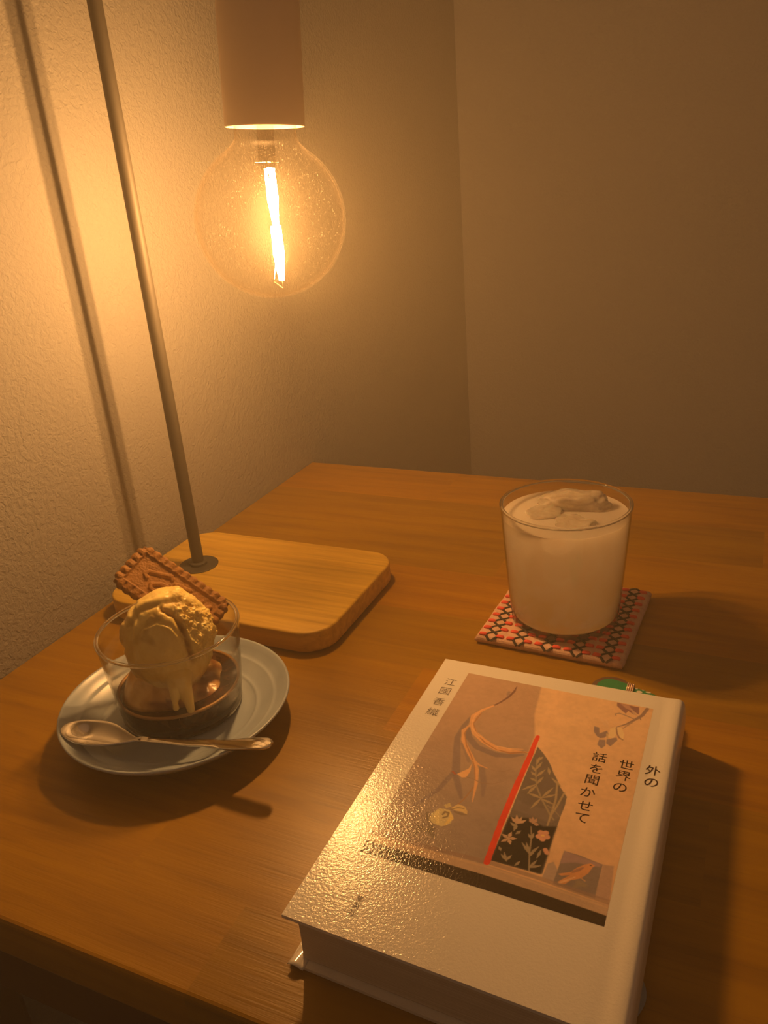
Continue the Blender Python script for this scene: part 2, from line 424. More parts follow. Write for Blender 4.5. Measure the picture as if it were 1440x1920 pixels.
# coffee in the glass
coffee = empty('coffee_pool', (GX, GY, GZ + 0.0046))
tag(coffee, 'dark coffee pooled in the bottom of the dessert glass', 'coffee')
mc = NT('coffee'); c = mc.coords(); z = mc.noise(c, 120, 3, 0.6, 1.0)
mc.set(Base_Color=mc.ramp(z, [(0.45, (0.030, 0.010, 0.004)), (0.7, (0.11, 0.042, 0.012))]), Roughness=0.12)
CT = 0.0123
lathe('liquid', [(0, 0), (0.0300, 0.0), (0.0327, 0.0010), (0.0334, 0.003), (inner_r(0.0046 + CT) - 0.0001, CT), (inner_r(0.0046 + CT) - 0.0014, CT - 0.0006), (0, CT - 0.0006)], mc.m, coffee, 96, None, 50)
# pale foam ring at the coffee's edge
lathe('foam_ring', [(inner_r(0.0046 + CT) - 0.0018, CT - 0.0005), (inner_r(0.0046 + CT) - 0.0002, CT - 0.0011), (inner_r(0.0046 + CT) + 0.0001, CT + 0.0003), (inner_r(0.0046 + CT) - 0.0014, CT + 0.0004)],
      plain('coffee_foam', (0.50, 0.30, 0.12), 0.35), coffee, 96, None, None, True)

# ------------------------------------------------------------------ ice cream
def cream_mat(name, c1, c2, stain, rough=0.32, bscale=420):
    t = NT(name); c = t.coords(); a = t.noise(c, 70, 4, 0.6, 0.8); col = t.ramp(a, [(0.35, c1), (0.65, c2)])
    at = t.n('ShaderNodeAttribute', attribute_name='stain')
    col = t.mix(at.outputs['Fac'], col, stain)
    b = t.noise(c, bscale, 4, 0.6)
    at2 = t.n('ShaderNodeAttribute', attribute_name='crumb')
    hh = t.n('ShaderNodeMath', operation='MULTIPLY'); t.l(b, hh.inputs[0]); t.l(at2.outputs['Fac'], hh.inputs[1])
    t.set(Base_Color=col, Roughness=rough, Normal=t.bump(hh.outputs[0], 0.7, 0.0012))
    t.b.inputs['Subsurface Weight'].default_value = 0.12; t.b.inputs['Subsurface Radius'].default_value = (0.006, 0.004, 0.0022)
    t.b.inputs['Subsurface Scale'].default_value = 0.5
    return t.m
M_VAN = cream_mat('vanilla_ice_cream', (0.84, 0.64, 0.19), (0.92, 0.76, 0.29), (0.33, 0.14, 0.02))
IC = Vector((GX + 0.0005, GY - 0.0015, 0.0545))
tocam = (Vector((0, 0, 0.294)) - IC).normalized()
er = Vector((0.9107, 0.4057, 0.0)).normalized(); er = (er - tocam * er.dot(tocam)).normalized(); eu = tocam.cross(er)
def smooth(e0, e1, x):
    t = min(1, max(0, (x - e0) / (e1 - e0))); return t * t * (3 - 2 * t)
def seg_d(p, a, b):
    ax, ay = a; bx, by = b; dx, dy = bx - ax, by - ay
    t = max(0, min(1, ((p[0] - ax) * dx + (p[1] - ay) * dy) / (dx * dx + dy * dy + 1e-12)))
    return math.hypot(p[0] - ax - t * dx, p[1] - ay - t * dy), t
def poly_d(p, pts):
    best = 9; bt = 0
    for i in range(len(pts) - 1):
        d, t = seg_d(p, pts[i], pts[i + 1])
        if d < best: best = d; bt = (i + t) / (len(pts) - 1)
    return best, bt
GROOVE = [(-0.12, 0.50), (0.12, 0.38), (0.30, 0.12), (0.40, -0.18), (0.50, -0.46)]
LIP = [(-0.98, -0.05), (-0.86, 0.30), (-0.55, 0.62), (-0.15, 0.70), (0.25, 0.78), (0.52, 0.70)]
INNER = [(-0.62, -0.55), (-0.70, -0.15), (-0.52, 0.12), (-0.22, 0.22), (0.05, 0.12), (0.26, -0.15), (0.36, -0.5)]
bm = bmesh.new(); bmesh.ops.create_icosphere(bm, subdivisions=7, radius=1.0)
stain = []; crumb = []
for v in bm.verts:
    n = v.co.copy(); a, b, fwd = n.dot(er), n.dot(eu), n.dot(tocam)
    k = 1.0 + 0.050 * noise.noise(n * 1.7 + Vector((3, 1, 0))) + 0.018 * noise.noise(n * 5) + 0.006 * noise.noise(n * 13)
    rough = smooth(0.10, 0.42, a + 0.25 * b) * smooth(-0.62, -0.30, b)
    if fwd > -0.2 and b > 0.62: rough *= 0.35
    f1 = noise.fractal(n * 7, 0.9, 2.2, 4)
    k += rough * 0.062 * f1 + rough * 0.05 * abs(noise.noise(n * 14)) + rough * 0.03 * abs(noise.noise(n * 30)) - rough * 0.045
    st = 0.0; cr = 0.15 + 0.85 * rough
    if fwd > -0.1:
        p = (a, b)
        wob = 0.02 * noise.noise(n * 9)
        d, t = poly_d(p, GROOVE); d += wob
        w = 0.045 + 0.02 * t
        g = math.exp(-(d / w) ** 2); k -= 0.085 * g; st = max(st, 0.75 * g)
        d, t = poly_d(p, LIP); d += wob
        k += 0.040 * math.exp(-(d / 0.075) ** 2)
        d2, t2 = poly_d((a, b + 0.11), LIP); k -= 0.035 * math.exp(-((d2 + wob) / 0.05) ** 2); st = max(st, 0.30 * math.exp(-(d2 / 0.06) ** 2))
        d, t = poly_d(p, INNER); d += wob
        k += 0.026 * math.exp(-(d / 0.045) ** 2)
        d2, t2 = poly_d((a * 1.06 , b * 1.06 - 0.07), INNER); k -= 0.03 * math.exp(-((d2 + wob) / 0.05) ** 2)
        # left flank folds
        if a < -0.45: k += 0.018 * math.sin(a * 26 + b * 5 + 2 * noise.noise(n * 3)) * smooth(-0.45, -0.75, a)
        st = max(st, 0.38 * smooth(-0.60, -0.95, a) * (0.6 + 0.8 * noise.noise(n * 4 + Vector((9, 0, 0)))))
        st = max(st, 0.30 * smooth(0.1, 0.4, noise.noise(n * 3.1 + Vector((5, 5, 1)))) * smooth(0.25, -0.35, a) )
        # top knob
        d = math.hypot(a - 0.22, b - 0.86); k += 0.075 * math.exp(-(d / 0.12) ** 2)
        d = math.hypot(a - 0.62, b - 0.42); k += 0.085 * math.exp(-(d / 0.10) ** 2)
        d = math.hypot(a - 0.93, b - 0.12); k += 0.05 * math.exp(-(d / 0.10) ** 2)
    low = smooth(0.2, -0.9, n.z)
    rx = 0.0262 * (1 - 0.10 * low); rz = 0.0300 if n.z > 0 else 0.0345
    v.co = Vector((n.x * rx * k, n.y * rx * k, n.z * rz * k))
    stain.append(max(0, min(1, st))); crumb.append(cr)
scoop = empty('ice_cream_scoop', IC)
tag(scoop, 'pale vanilla scoop with a coffee streak and rough edge, melting in the glass', 'ice cream')
bm.verts.ensure_lookup_table()
body = from_bm('scoop_body', bm, M_VAN, scoop, True)
for nm, arr in (('stain', stain), ('crumb', crumb)):
    at = body.data.attributes.new(nm, 'FLOAT', 'POINT'); at.data.foreach_set('value', arr)
def attr0(o, s=0.0, c=0.15):
    for nm, val in (('stain', s), ('crumb', c)):
        at = o.data.attributes.new(nm, 'FLOAT', 'POINT'); at.data.foreach_set('value', [val] * len(o.data.vertices))
# melted runs down the inside of the glass, towards the camera
def wall_pt(ang, z, inset=0.0022):   # z above the foot of the glass
    r = inner_r(z) - inset
    return Vector((GX + r * math.cos(ang), GY + r * math.sin(ang), GZ + z)) - IC
ca = math.atan2(-GY, -GX)
for name, da, zs, r0 in (('drip', -0.13, (0.0310, 0.0270, 0.0235, 0.0205), (0.0060, 0.0027, 0.0016, 0.0022)), ('drip', 0.09, (0.0310, 0.0265, 0.0210, 0.0155), (0.0064, 0.0036, 0.0024, 0.0022))):
    pts = [IC * 0 + wall_pt(ca + 0.0, 0.038, 0.022)] + [wall_pt(ca + (0.0 if i == 0 else da), zz, (0.0105, 0.0045, 0.0022, 0.0022)[i]) for i, zz in enumerate(zs)]
    vv, ff = tube_geo(pts, [0.0115] + list(r0), 16)
    # rounded tip
    d = (pts[-1] - pts[-2]).normalized(); k = len(vv)
    o = from_py(name, vv, ff, M_VAN, scoop); ss = o.modifiers.new('round', 'SUBSURF'); ss.levels = 2; ss.render_levels = 2
    attr0(o)
# melted cream round the foot of the scoop, floating on the coffee
M_MELT = cream_mat('melted_coffee_cream', (0.92, 0.66, 0.28), (0.74, 0.44, 0.15), (0.30, 0.13, 0.04), 0.25)
bm = bmesh.new(); NR, NA = 26, 150; grid = []
z0m = GZ + 0.0046 + CT
for i in range(NR + 1):
    row = []
    for j in range(NA):
        a = 2 * PI * j / NA; t = i / NR
        dcam = math.cos(a - ca); left = math.cos(a - (ca - 1.35))
        edge = 0.0285 + 0.0032 * noise.noise(Vector((math.cos(a) * 1.5, math.sin(a) * 1.5, 4))) + 0.0045 * max(0, left) - 0.0035 * max(0, math.cos(a - (ca + 0.75)))
        r = t * min(edge, inner_r(0.02) - 0.0012)
        h = (0.0045 + 0.0200 * max(0, left) ** 1.3 + 0.005 * max(0, -dcam)) * (1 - t ** 3.5)
        h += (0.0022 * noise.noise(Vector((math.cos(a) * 5 * (0.4 + t), math.sin(a) * 5 * (0.4 + t), 1))) + 0.0030 * math.sin(9 * a + 6 * t + 3 * noise.noise(Vector((a, t * 3, 0)))) * max(0.15, left)) * (1 - t ** 4) * t
        row.append(bm.verts.new((r * math.cos(a), r * math.sin(a), max(0.0, h))))
    grid.append(row)
for i in range(NR):
    for j in range(NA):
        k = (j + 1) % NA; bm.faces.new((grid[i][j], grid[i + 1][j], grid[i + 1][k], grid[i][k]))
bm.faces.new(list(reversed(grid[NR])))
bmesh.ops.remove_doubles(bm, verts=grid[0], dist=1e-5)
melt = from_bm('melted_cream', bm, M_MELT, None, True)
melt.location = (GX, GY, z0m - 0.0010)
nv = len(melt.data.vertices)
at = melt.data.attributes.new('stain', 'FLOAT', 'POINT')
at.data.foreach_set('value', [max(0, min(1, 0.5 + 1.6 * noise.noise(Vector(v.co) * 120) - (0.9 if v.co.z > 0.005 else 0))) for v in melt.data.vertices])
at = melt.data.attributes.new('crumb', 'FLOAT', 'POINT'); at.data.foreach_set('value', [0.2] * nv)
tag(melt, 'tan coffee stained melted cream floating around the foot of the vanilla scoop', 'cream')

# ------------------------------------------------------------------ speculoos biscuit
BL, BW, BH = 0.064, 0.0315, 0.0062
A = Vector((-0.3290, 0.3270, 0.0905)); B_ = Vector((-0.2790, 0.3345, 0.0545))
ux = (B_ - A).normalized(); wv = Vector((0.0, 0.026, 0.0115)); wv = (wv - ux * wv.dot(ux)).normalized(); nn = ux.cross(wv)
if nn.dot(tocam) < 0: nn = -nn
bis = empty('caramel_biscuit', (0, 0, 0))
bis.matrix_world = Matrix(((ux.x, wv.x, nn.x, (A.x + B_.x) / 2), (ux.y, wv.y, nn.y, (A.y + B_.y) / 2), (ux.z, wv.z, nn.z, (A.z + B_.z) / 2), (0, 0, 0, 1)))
tag(bis, 'brown scalloped edge biscuit with raised lettering tucked behind the ice cream', 'biscuit')
tb = NT('baked_biscuit'); c = tb.coords(); a = tb.noise(c, 160, 5, 0.65); b2 = tb.noise(c, 1500, 3, 0.6)
at = tb.n('ShaderNodeAttribute', attribute_name='groove_tone')
col = tb.ramp(a, [(0.3, (0.25, 0.108, 0.010)), (0.7, (0.37, 0.165, 0.017))])
col = tb.mix(at.outputs['Fac'], col, (0.15, 0.055, 0.006))  # darker in the pleat grooves and along the panel step
tb.set(Base_Color=col, Roughness=0.62, Normal=tb.bump(b2, 0.5, 0.0006))
NU, NV = 220, 112
def letter_h(x, y):   # raised strokes of the moulded word, seen only in part
    h = 0
    for pts in ([(-0.0185, 0.0020), (-0.0060, 0.0075), (-0.0045, 0.0062)], [(-0.0185, 0.0020), (-0.0192, -0.0005), (-0.0170, -0.0018)],
                [(-0.0125, -0.0035), (-0.0085, -0.0006), (-0.0045, 0.0003)], [(-0.0125, -0.0035), (-0.0115, -0.0060), (-0.007, -0.0062)],
                [(0.002, 0.0060), (0.004, -0.0060)], [(-0.001, 0.0045), (0.008, 0.0065)], [(0.011, 0.005), (0.0115, -0.004), (0.016, -0.005), (0.0175, 0.005)], [(0.0235, 0.005), (0.0205, 0.002), (0.0235, -0.001), (0.021, -0.005)]):
        d, t = poly_d((x, y), pts); h = max(h, smooth(0.0016, 0.0006, d))
    return h
vs = []; fs = []; groove_tone = []
def outl(s, t):   # unit square to the scalloped outline
    x = (s - 0.5) * BL; y = (t - 0.5) * BW
    ex = abs(s - 0.5) * 2; ey = abs(t - 0.5) * 2
    sx = 0.0009 * abs(math.sin(PI * (y / 0.0052 + 0.5))) ; sy = 0.0009 * abs(math.sin(PI * (x / 0.0053 + 0.5)))
    x += math.copysign(sx * ex ** 6, x); y += math.copysign(sy * ey ** 6, y)
    # rounded corners
    c = smooth(0.80, 1.0, ex) * smooth(0.62, 1.0, ey)
    x -= math.copysign(0.0020 * c, x); y -= math.copysign(0.0020 * c, y)
    return x, y
for side in (1, -1):
    for j in range(NV + 1):
        for i in range(NU + 1):
            s, t = i / NU, j / NV; x, y = outl(s, t)
            de = min(min(s, 1 - s) * BL, min(t, 1 - t) * BW)
            h = BH / 2 * math.sqrt(max(0, 1 - (1 - min(1, de / 0.0022)) ** 2))
            grv = 0.0
            if side == 1:
                rim = smooth(0.0062, 0.0048, de)
                h -= 0.0013 * (1 - rim) * smooth(0, 1, 1)
                if de < 0.0058:   # pleats of the rim
                    q = (x / 0.0053) if min(t, 1 - t) * BW < min(s, 1 - s) * BL else (y / 0.0052)
                    h -= 0.00055 * (1 - abs(math.sin(PI * (q + 0.5)))) * smooth(0.0003, 0.002, de) * smooth(0.0060, 0.0035, de) * 2
                    grv = 0.7 * (1 - abs(math.sin(PI * (q + 0.5)))) ** 2
                h += 0.0011 * letter_h(x, y) * (1 - rim)
                h += 0.00022 * noise.noise(Vector((x, y, 0)) * 900) + 0.0003 * noise.noise(Vector((x, y, 0)) * 250)
                grv = max(grv, 0.45 * smooth(0.0062, 0.0052, de) * smooth(0.0040, 0.0052, de))
            vs.append((x, y, side * h)); groove_tone.append(grv)
N1 = (NU + 1) * (NV + 1)
for j in range(NV):
    for i in range(NU):
        a0 = j * (NU + 1) + i
        fs.append((a0, a0 + 1, a0 + NU + 2, a0 + NU + 1)); fs.append((N1 + a0, N1 + a0 + NU + 1, N1 + a0 + NU + 2, N1 + a0 + 1))
bb = from_py('biscuit_body', vs, fs, tb.m, bis)
at = bb.data.attributes.new('groove_tone', 'FLOAT', 'POINT'); at.data.foreach_set('value', groove_tone)

# ------------------------------------------------------------------ teaspoon
spoon = empty('teaspoon', (-0.2745, 0.2690, 0.0))
tag(spoon, 'shiny steel teaspoon resting across the front of the saucer', 'spoon')
t0 = Vector((-0.3376, 0.2600, 0)); t1 = Vector((-0.2110, 0.2790, 0)); L = (t1 - t0).length; dx = (t1 - t0).normalized(); dy = Vector((-dx.y, dx.x, 0))
SL = Vector(spoon.location)
def lerp_tab(tab, s):
    for (a, va), (b, vb) in zip(tab, tab[1:]):
        if s <= b:
            t = (s - a) / (b - a); t = t * t * (3 - 2 * t); return va + (vb - va) * t
    return tab[-1][1]
def wid(s):
    sb = 0.050
    if s < sb:
        q = s / sb
        if q < 0.42: return 0.0106 * math.sqrt(max(0, 1 - ((0.42 - q) / 0.42) ** 2.1))
        return 0.0106 * (0.5 + 0.5 * math.cos(PI * (q - 0.42) / 0.64)) ** 0.75
    return 0
W = [(0.040, 0), (0.050, 0.0020), (0.058, 0.0017), (0.085, 0.0023), (0.115, 0.0044), (0.1245, 0.0042), (L, 0.0010)]
Zc = [(0, 0.0183), (0.05, 0.0170), (0.070, 0.0178), (0.0955, 0.0200), (L, 0.0245)]
bmv = []; f = []; NS, NTT = 110, 16
ss_ = [L * (i / NS) for i in range(NS + 1)]
ss_ = sorted(set([0.00002, 0.0003, 0.0008, 0.0015, 0.0024] + ss_[1:-1] + [L - 0.0012, L - 0.0005, L - 0.0001]))
for s in ss_:
    w = max(wid(s), lerp_tab(W, s) if s > 0.040 else 0, 0.0003)
    if s > L - 0.004: w = max(0.0003, 0.0042 * math.sqrt(max(0, 1 - ((s - (L - 0.004)) / 0.004) ** 2)))
    zc = lerp_tab(Zc, s)
    dep = 0.0050 * smooth(0.0, 0.018, s) * smooth(0.052, 0.034, s)
    for k in range(NTT + 1):
        t = -1 + 2 * k / NTT
        p = t0 + dx * s + dy * (w * t); z = zc - dep * (1 - t * t) + (0.0004 * (1 - t * t) if s > 0.055 else 0)
        bmv.append((p.x - SL.x, p.y - SL.y, z))
for i in range(len(ss_) - 1):
    for k in range(NTT):
        a0 = i * (NTT + 1) + k; f.append((a0, a0 + NTT + 1, a0 + NTT + 2, a0 + 1))
M_STEEL = plain('polished_steel', (0.80, 0.78, 0.75), 0.10, Metallic=1.0)
so = from_py('spoon_body', bmv, f, M_STEEL, spoon)
md = so.modifiers.new('thick', 'SOLIDIFY'); md.thickness = 0.0012; md.offset = 1.0
# ------------------------------------------------------------------ coaster
co = empty('fabric_coaster', (-0.1040, 0.4850, 0)); co.rotation_euler = (0, 0, math.radians(-2.6))
tag(co, 'square pink linen coaster with red and black stitched columns under the drink', 'coaster')
tfab = NT('pink_linen'); c = tfab.coords()
w1 = tfab.n('ShaderNodeTexWave', wave_type='BANDS', bands_direction='X'); w1.inputs['Scale'].default_value = 520; tfab.l(c, w1.inputs['Vector'])
w2 = tfab.n('ShaderNodeTexWave', wave_type='BANDS', bands_direction='Y'); w2.inputs['Scale'].default_value = 520; tfab.l(c, w2.inputs['Vector'])
wv_ = tfab.mix(0.5, w1.outputs['Color'], w2.outputs['Color']); nf = tfab.noise(c, 300, 4, 0.6)
tfab.set(Base_Color=tfab.ramp(nf, [(0.3, (0.66, 0.42, 0.33)), (0.7, (0.82, 0.56, 0.44))]), Roughness=0.9, Normal=tfab.bump(nf, 0.6, 0.0008, tfab.bump(wv_, 0.4, 0.0004)))
HC = 0.0485; NG = 60; vs = []; fs = []
for side in (0, 1):
    for j in range(NG + 1):
        for i in range(NG + 1):
            x = (i / NG * 2 - 1) * HC; y = (j / NG * 2 - 1) * HC
            dd = HC - max(abs(x), abs(y)); e = min(1, dd / 0.0024)
            x += 0.0005 * noise.noise(Vector((x * 60, y * 60, 1))) * (1 if dd < 0.004 else 0); y += 0.0005 * noise.noise(Vector((x * 60, y * 60, 7)))
            zt = 0.0030 + 0.0029 * math.sqrt(max(0, 1 - (1 - e) ** 2)) + 0.00018 * noise.noise(Vector((x, y, 0)) * 170)
            zb = 0.0030 - 0.0029 * math.sqrt(max(0, 1 - (1 - e) ** 2))
            vs.append((x, y, zt if side == 0 else zb))
N1 = (NG + 1) ** 2
for j in range(NG):
    for i in range(NG):
        a0 = j * (NG + 1) + i; fs.append((a0, a0 + 1, a0 + NG + 2, a0 + NG + 1)); fs.append((N1 + a0, N1 + a0 + NG + 1, N1 + a0 + NG + 2, N1 + a0 + 1))
pad = from_py('pad', vs, fs, tfab.m, co)
mwf = pad.modifiers.new('weld', 'WELD'); mwf.merge_threshold = 0.0002
M_RED = plain('red_thread', (0.85, 0.10, 0.07), 0.8); M_BLK = plain('black_thread', (0.035, 0.028, 0.022), 0.85)
COLS = [-0.0375, -0.0188, 0.0, 0.0188, 0.0372]; NROW = 11; PITCH = 0.0088
red_me = None
for cx in COLS:
    for s in (-1, 1):
        pts = []
        y = -0.0488
        while y <= 0.0486:
            ph = (y + 0.0448) / PITCH * PI     # strands touch the stitches at every row and cross between them
            x = cx + s * 0.0038 * math.cos(ph)
            zz = 0.0060 if abs(y) < 0.0470 else 0.0060 - (abs(y) - 0.0470) * 0.9
            pts.append((x, y, zz + 0.0001 * s * math.sin(ph))); y += 0.0007
        tube('black_thread', pts, 0.00098, M_BLK, co, 6, 0.6)
    for r in range(NROW):
        y = -0.0448 + r * PITCH
        for s in (-1, 1):
            xs = cx + s * 0.0058
            if red_me is None:
                vv, ff = tube_geo([(-0.0024, 0, -0.0004), (-0.0019, 0, 0.0002), (0, 0, 0.0004), (0.0019, 0, 0.0002), (0.0024, 0, -0.0004)], [0.0012, 0.0016, 0.0016, 0.0016, 0.0012], 8, 0.5)
                o = from_py('red_stitch', vv, ff, M_RED, co); red_me = o.data
            else:
                o = bpy.data.objects.new('red_stitch', red_me); C.objects.link(o); o.parent = co
            o.location = (xs, y, 0.0062); o.rotation_euler = (0, 0, random.uniform(-0.12, 0.12))

# ------------------------------------------------------------------ tumbler with the cloudy drink
DX, DY, DZ = -0.1040, 0.4795, 0.0060
tg = empty('drinking_glass', (DX, DY, DZ))
tag(tg, 'tall clear tumbler filled with cloudy iced drink on the pink coaster', 'glass')
DH, DR0, DR1, DWT = 0.0828, 0.0352, 0.0412, 0.0007
tumbler('glass_wall', DR0, DR1, DH, DWT, 0.0042, M_GLASS, tg)
rings(tg, DR0, DR1, DH, M_FOOT)
def dr(z):
    t = max(0.02, (z - 0.004) / (DH - 0.005)); return DR0 + (DR1 - DR0) * t ** 0.85 - DWT - 0.0002
drink = empty('cloudy_drink', (DX, DY, DZ + 0.0044))
tag(drink, 'pale cloudy lemon drink filling the tall tumbler almost to the brim', 'drink')
td = NT('cloudy_liquid'); c = td.coords(); a = td.noise(c, 45, 4, 0.55, 0.8); s2 = td.noise(c, 600, 2, 0.5)
sep = td.n('ShaderNodeSeparateXYZ'); td.l(c, sep.inputs[0])
zr = td.n('ShaderNodeMapRange'); zr.inputs['From Min'].default_value = 0.0; zr.inputs['From Max'].default_value = 0.045; td.l(sep.outputs[2], zr.inputs[0])
low = td.ramp(zr.outputs[0], [(0, (0.985, 0.88, 0.58)), (1, (0.975, 0.92, 0.84))])
col = td.mix(td.ramp(a, [(0.38, 0.0), (0.62, 0.9)]), low, (0.998, 0.975, 0.93))
nrm_d = td.bump(a, 0.25, 0.002, td.bump(s2, 0.12, 0.0004))
td.t.nodes.remove(td.b)
dfn = td.n('ShaderNodeBsdfDiffuse'); trn = td.n('ShaderNodeBsdfTranslucent'); gln = td.n('ShaderNodeBsdfGlossy'); gln.inputs['Roughness'].default_value = 0.12
td.l(col, dfn.inputs[0]); td.l(col, trn.inputs[0]); td.l(nrm_d, gln.inputs['Normal']); td.l(nrm_d, dfn.inputs['Normal'])
m1 = td.n('ShaderNodeMixShader'); m1.inputs[0].default_value = 0.72; td.l(dfn.outputs[0], m1.inputs[1]); td.l(trn.outputs[0], m1.inputs[2])
m2 = td.n('ShaderNodeMixShader'); m2.inputs[0].default_value = 0.035; td.l(m1.outputs[0], m2.inputs[1]); td.l(gln.outputs[0], m2.inputs[2]); td.l(m2.outputs[0], td.out.inputs[0])
LT = 0.0715
lp = [(0, 0), (dr(0) - 0.005, 0.0), (dr(0) - 0.0010, 0.0014)] + [(dr(0.0044 + z), z) for z in [0.004 + (LT - 0.004) * i / 12 for i in range(13)]]
lp += [(dr(LT) - 0.0012, LT - 0.0007), (dr(LT) - 0.012, LT - 0.0009), (0, LT - 0.0009)]
lathe('liquid', lp, td.m, drink, 112, None, 60)
# ice breaking the surface
ti = NT('wet_ice'); c = ti.coords(); a = ti.noise(c, 130, 4, 0.6, 1.2)
ti.set(Base_Color=ti.ramp(a, [(0.35, (0.72, 0.66, 0.56)), (0.65, (0.93, 0.88, 0.78))]), Roughness=0.06, Normal=ti.bump(a, 0.35, 0.001))
ti.b.inputs['Subsurface Weight'].default_value = 0.6; ti.b.inputs['Subsurface Radius'].default_value = (0.02, 0.015, 0.01); ti.b.inputs['Transmission Weight'].default_value = 0.7; ti.b.inputs['IOR'].default_value = 1.31
ICE = [((0.0020, 0.0150, 0.0725), (0.0210, 0.0090, 0.0092), 0.15, 1, 'largest lump of ice standing out of the cloudy drink towards the back'),
       ((-0.0130, -0.0020, 0.0690), (0.0125, 0.0110, 0.0050), 0.5, 2, 'flat piece of ice floating at the left in the tall tumbler'),
       ((0.0070, -0.0120, 0.0688), (0.0150, 0.0110, 0.0048), -0.3, 3, 'wet glistening piece of ice nearest the front rim of the tall tumbler')]
for (px, py, pz), (ax_, ay_, az_), rz, sd, lab in ICE:
    bm = bmesh.new(); bmesh.ops.create_icosphere(bm, subdivisions=5, radius=1.0)
    for v in bm.verts:
        n = v.co.copy(); q = max(abs(n.x), abs(n.y), abs(n.z)); k = (1 / q) ** 0.30
        k *= 1 + 0.24 * noise.noise(n * 1.8 + Vector((sd * 7, 0, 0))) + 0.10 * noise.noise(n * 4 + Vector((sd, 3, 0))) + 0.035 * noise.noise(n * 11)
        v.co = Vector((n.x * ax_, n.y * ay_, n.z * az_)) * k
    o = from_bm('ice_piece', bm, ti.m, None, True)
    o.location = (DX + px, DY + py, DZ + pz + 0.0035); o.rotation_euler = (0.05 * sd, -0.06, rz)
    tag(o, lab, 'ice', 'ice pieces in the tall tumbler')

# ------------------------------------------------------------------ book
BK = Vector((-0.1505, 0.188, 0.0))
book = empty('hardcover_book', BK)
tag(book, 'thick white jacketed hardcover book with a floral painting, lying at the front right', 'book')
def warp(x, y):      # the block is pulled slightly out of square towards the near spine corner
    return y - 0.033 * x * (1 - y / 0.188)
PT = [(0.0, 28.0), (118.0, 28.0), (120.0, 27.92), (122.0, 27.85), (124.0, 27.98), (126.5, 28.3), (128.5, 28.35), (130.3, 28.0), (131.4, 27.0), (132.1, 25.4), (132.6, 22.0), (133.0, 14.0), (132.6, 6.0), (132.0, 3.0), (130.8, 1.0), (128.5, 0.25), (122.0, 0.5), (118.0, 0.25), (0.0, 0.25)]
def top_z(x):
    x *= 1000
    for (a, za), (b, zb) in zip(pf, pf[1:]):
        if a <= x <= b and za > 20: return (za + (zb - za) * (x - a) / (b - a)) / 1000
    return 0.028
def catmull(pts, n):
    out = []
    for i in range(len(pts) - 1):
        p0 = pts[max(0, i - 1)]; p1 = pts[i]; p2 = pts[i + 1]; p3 = pts[min(len(pts) - 1, i + 2)]
        lin = (i == 0 or i == len(pts) - 2)
        if i == 1: p0 = (2 * p1[0] - p2[0], p1[1])
        if i == len(pts) - 3: p3 = (2 * p2[0] - p1[0], p2[1])
        m = n if not lin else 24
        for k in range(m):
            t = k / m
            if lin: out.append((p1[0] + (p2[0] - p1[0]) * t, p1[1] + (p2[1] - p1[1]) * t)); continue
            out.append(tuple(0.5 * (2 * p1[c] + (p2[c] - p0[c]) * t + (2 * p0[c] - 5 * p1[c] + 4 * p2[c] - p3[c]) * t * t + (3 * p1[c] - p0[c] - 3 * p2[c] + p3[c]) * t ** 3) for c in (0, 1)))
    out.append(pts[-1]); return out
tj = NT('white_jacket_paper'); c = tj.coords(); a = tj.noise(c, 750, 2, 0.55); b2 = tj.noise(c, 1900, 2, 0.5)
tj.set(Base_Color=(0.86, 0.84, 0.80), Roughness=0.16, Normal=tj.bump(b2, 0.3, 0.00014, tj.bump(a, 0.42, 0.00034)))
M_JACKET = tj.m
pf = catmull(PT, 5); TH = 0.0016; NYB = 30
nrm = []
for i in range(len(pf)):
    a = pf[max(0, i - 1)]; b = pf[min(len(pf) - 1, i + 1)]; d = Vector((b[0] - a[0], b[1] - a[1])).normalized(); nrm.append(Vector((-d.y, d.x)) * -1)
v = []; f = []; NP = len(pf)
for j in range(NYB + 1):
    y = 0.188 * j / NYB
    for k in range(NP):
        x, z = pf[k][0] / 1000, pf[k][1] / 1000; v.append((x, warp(x, y), z))
    for k in range(NP):
        x, z = pf[k][0] / 1000 + nrm[k].x * TH, pf[k][1] / 1000 + nrm[k].y * TH
        if k == 0: x = 0.0
        if k == NP - 1: x = 0.0
        v.append((x, warp(x, y), z))
R2 = 2 * NP
for j in range(NYB):
    for k in range(NP - 1):
        a = j * R2 + k; f.append((a, a + R2, a + R2 + 1, a + 1)); a += NP; f.append((a, a + 1, a + R2 + 1, a + R2))
    for k in (0, NP - 1):
        a = j * R2 + k; q = (a, a + NP, a + NP + R2, a + R2); f.append(q if k == 0 else q[::-1])
for j in (0, NYB):
    for k in range(NP - 1):
        a = j * R2 + k; q = (a, a + 1, a + NP + 1, a + NP); f.append(q if j == 0 else q[::-1])
jk = from_py('jacket_cover', v, f, M_JACKET, book, True, 40)
bm = bmesh.new(); bm.from_mesh(jk.data); bmesh.ops.recalc_face_normals(bm, faces=bm.faces); bm.to_mesh(jk.data); bm.free()
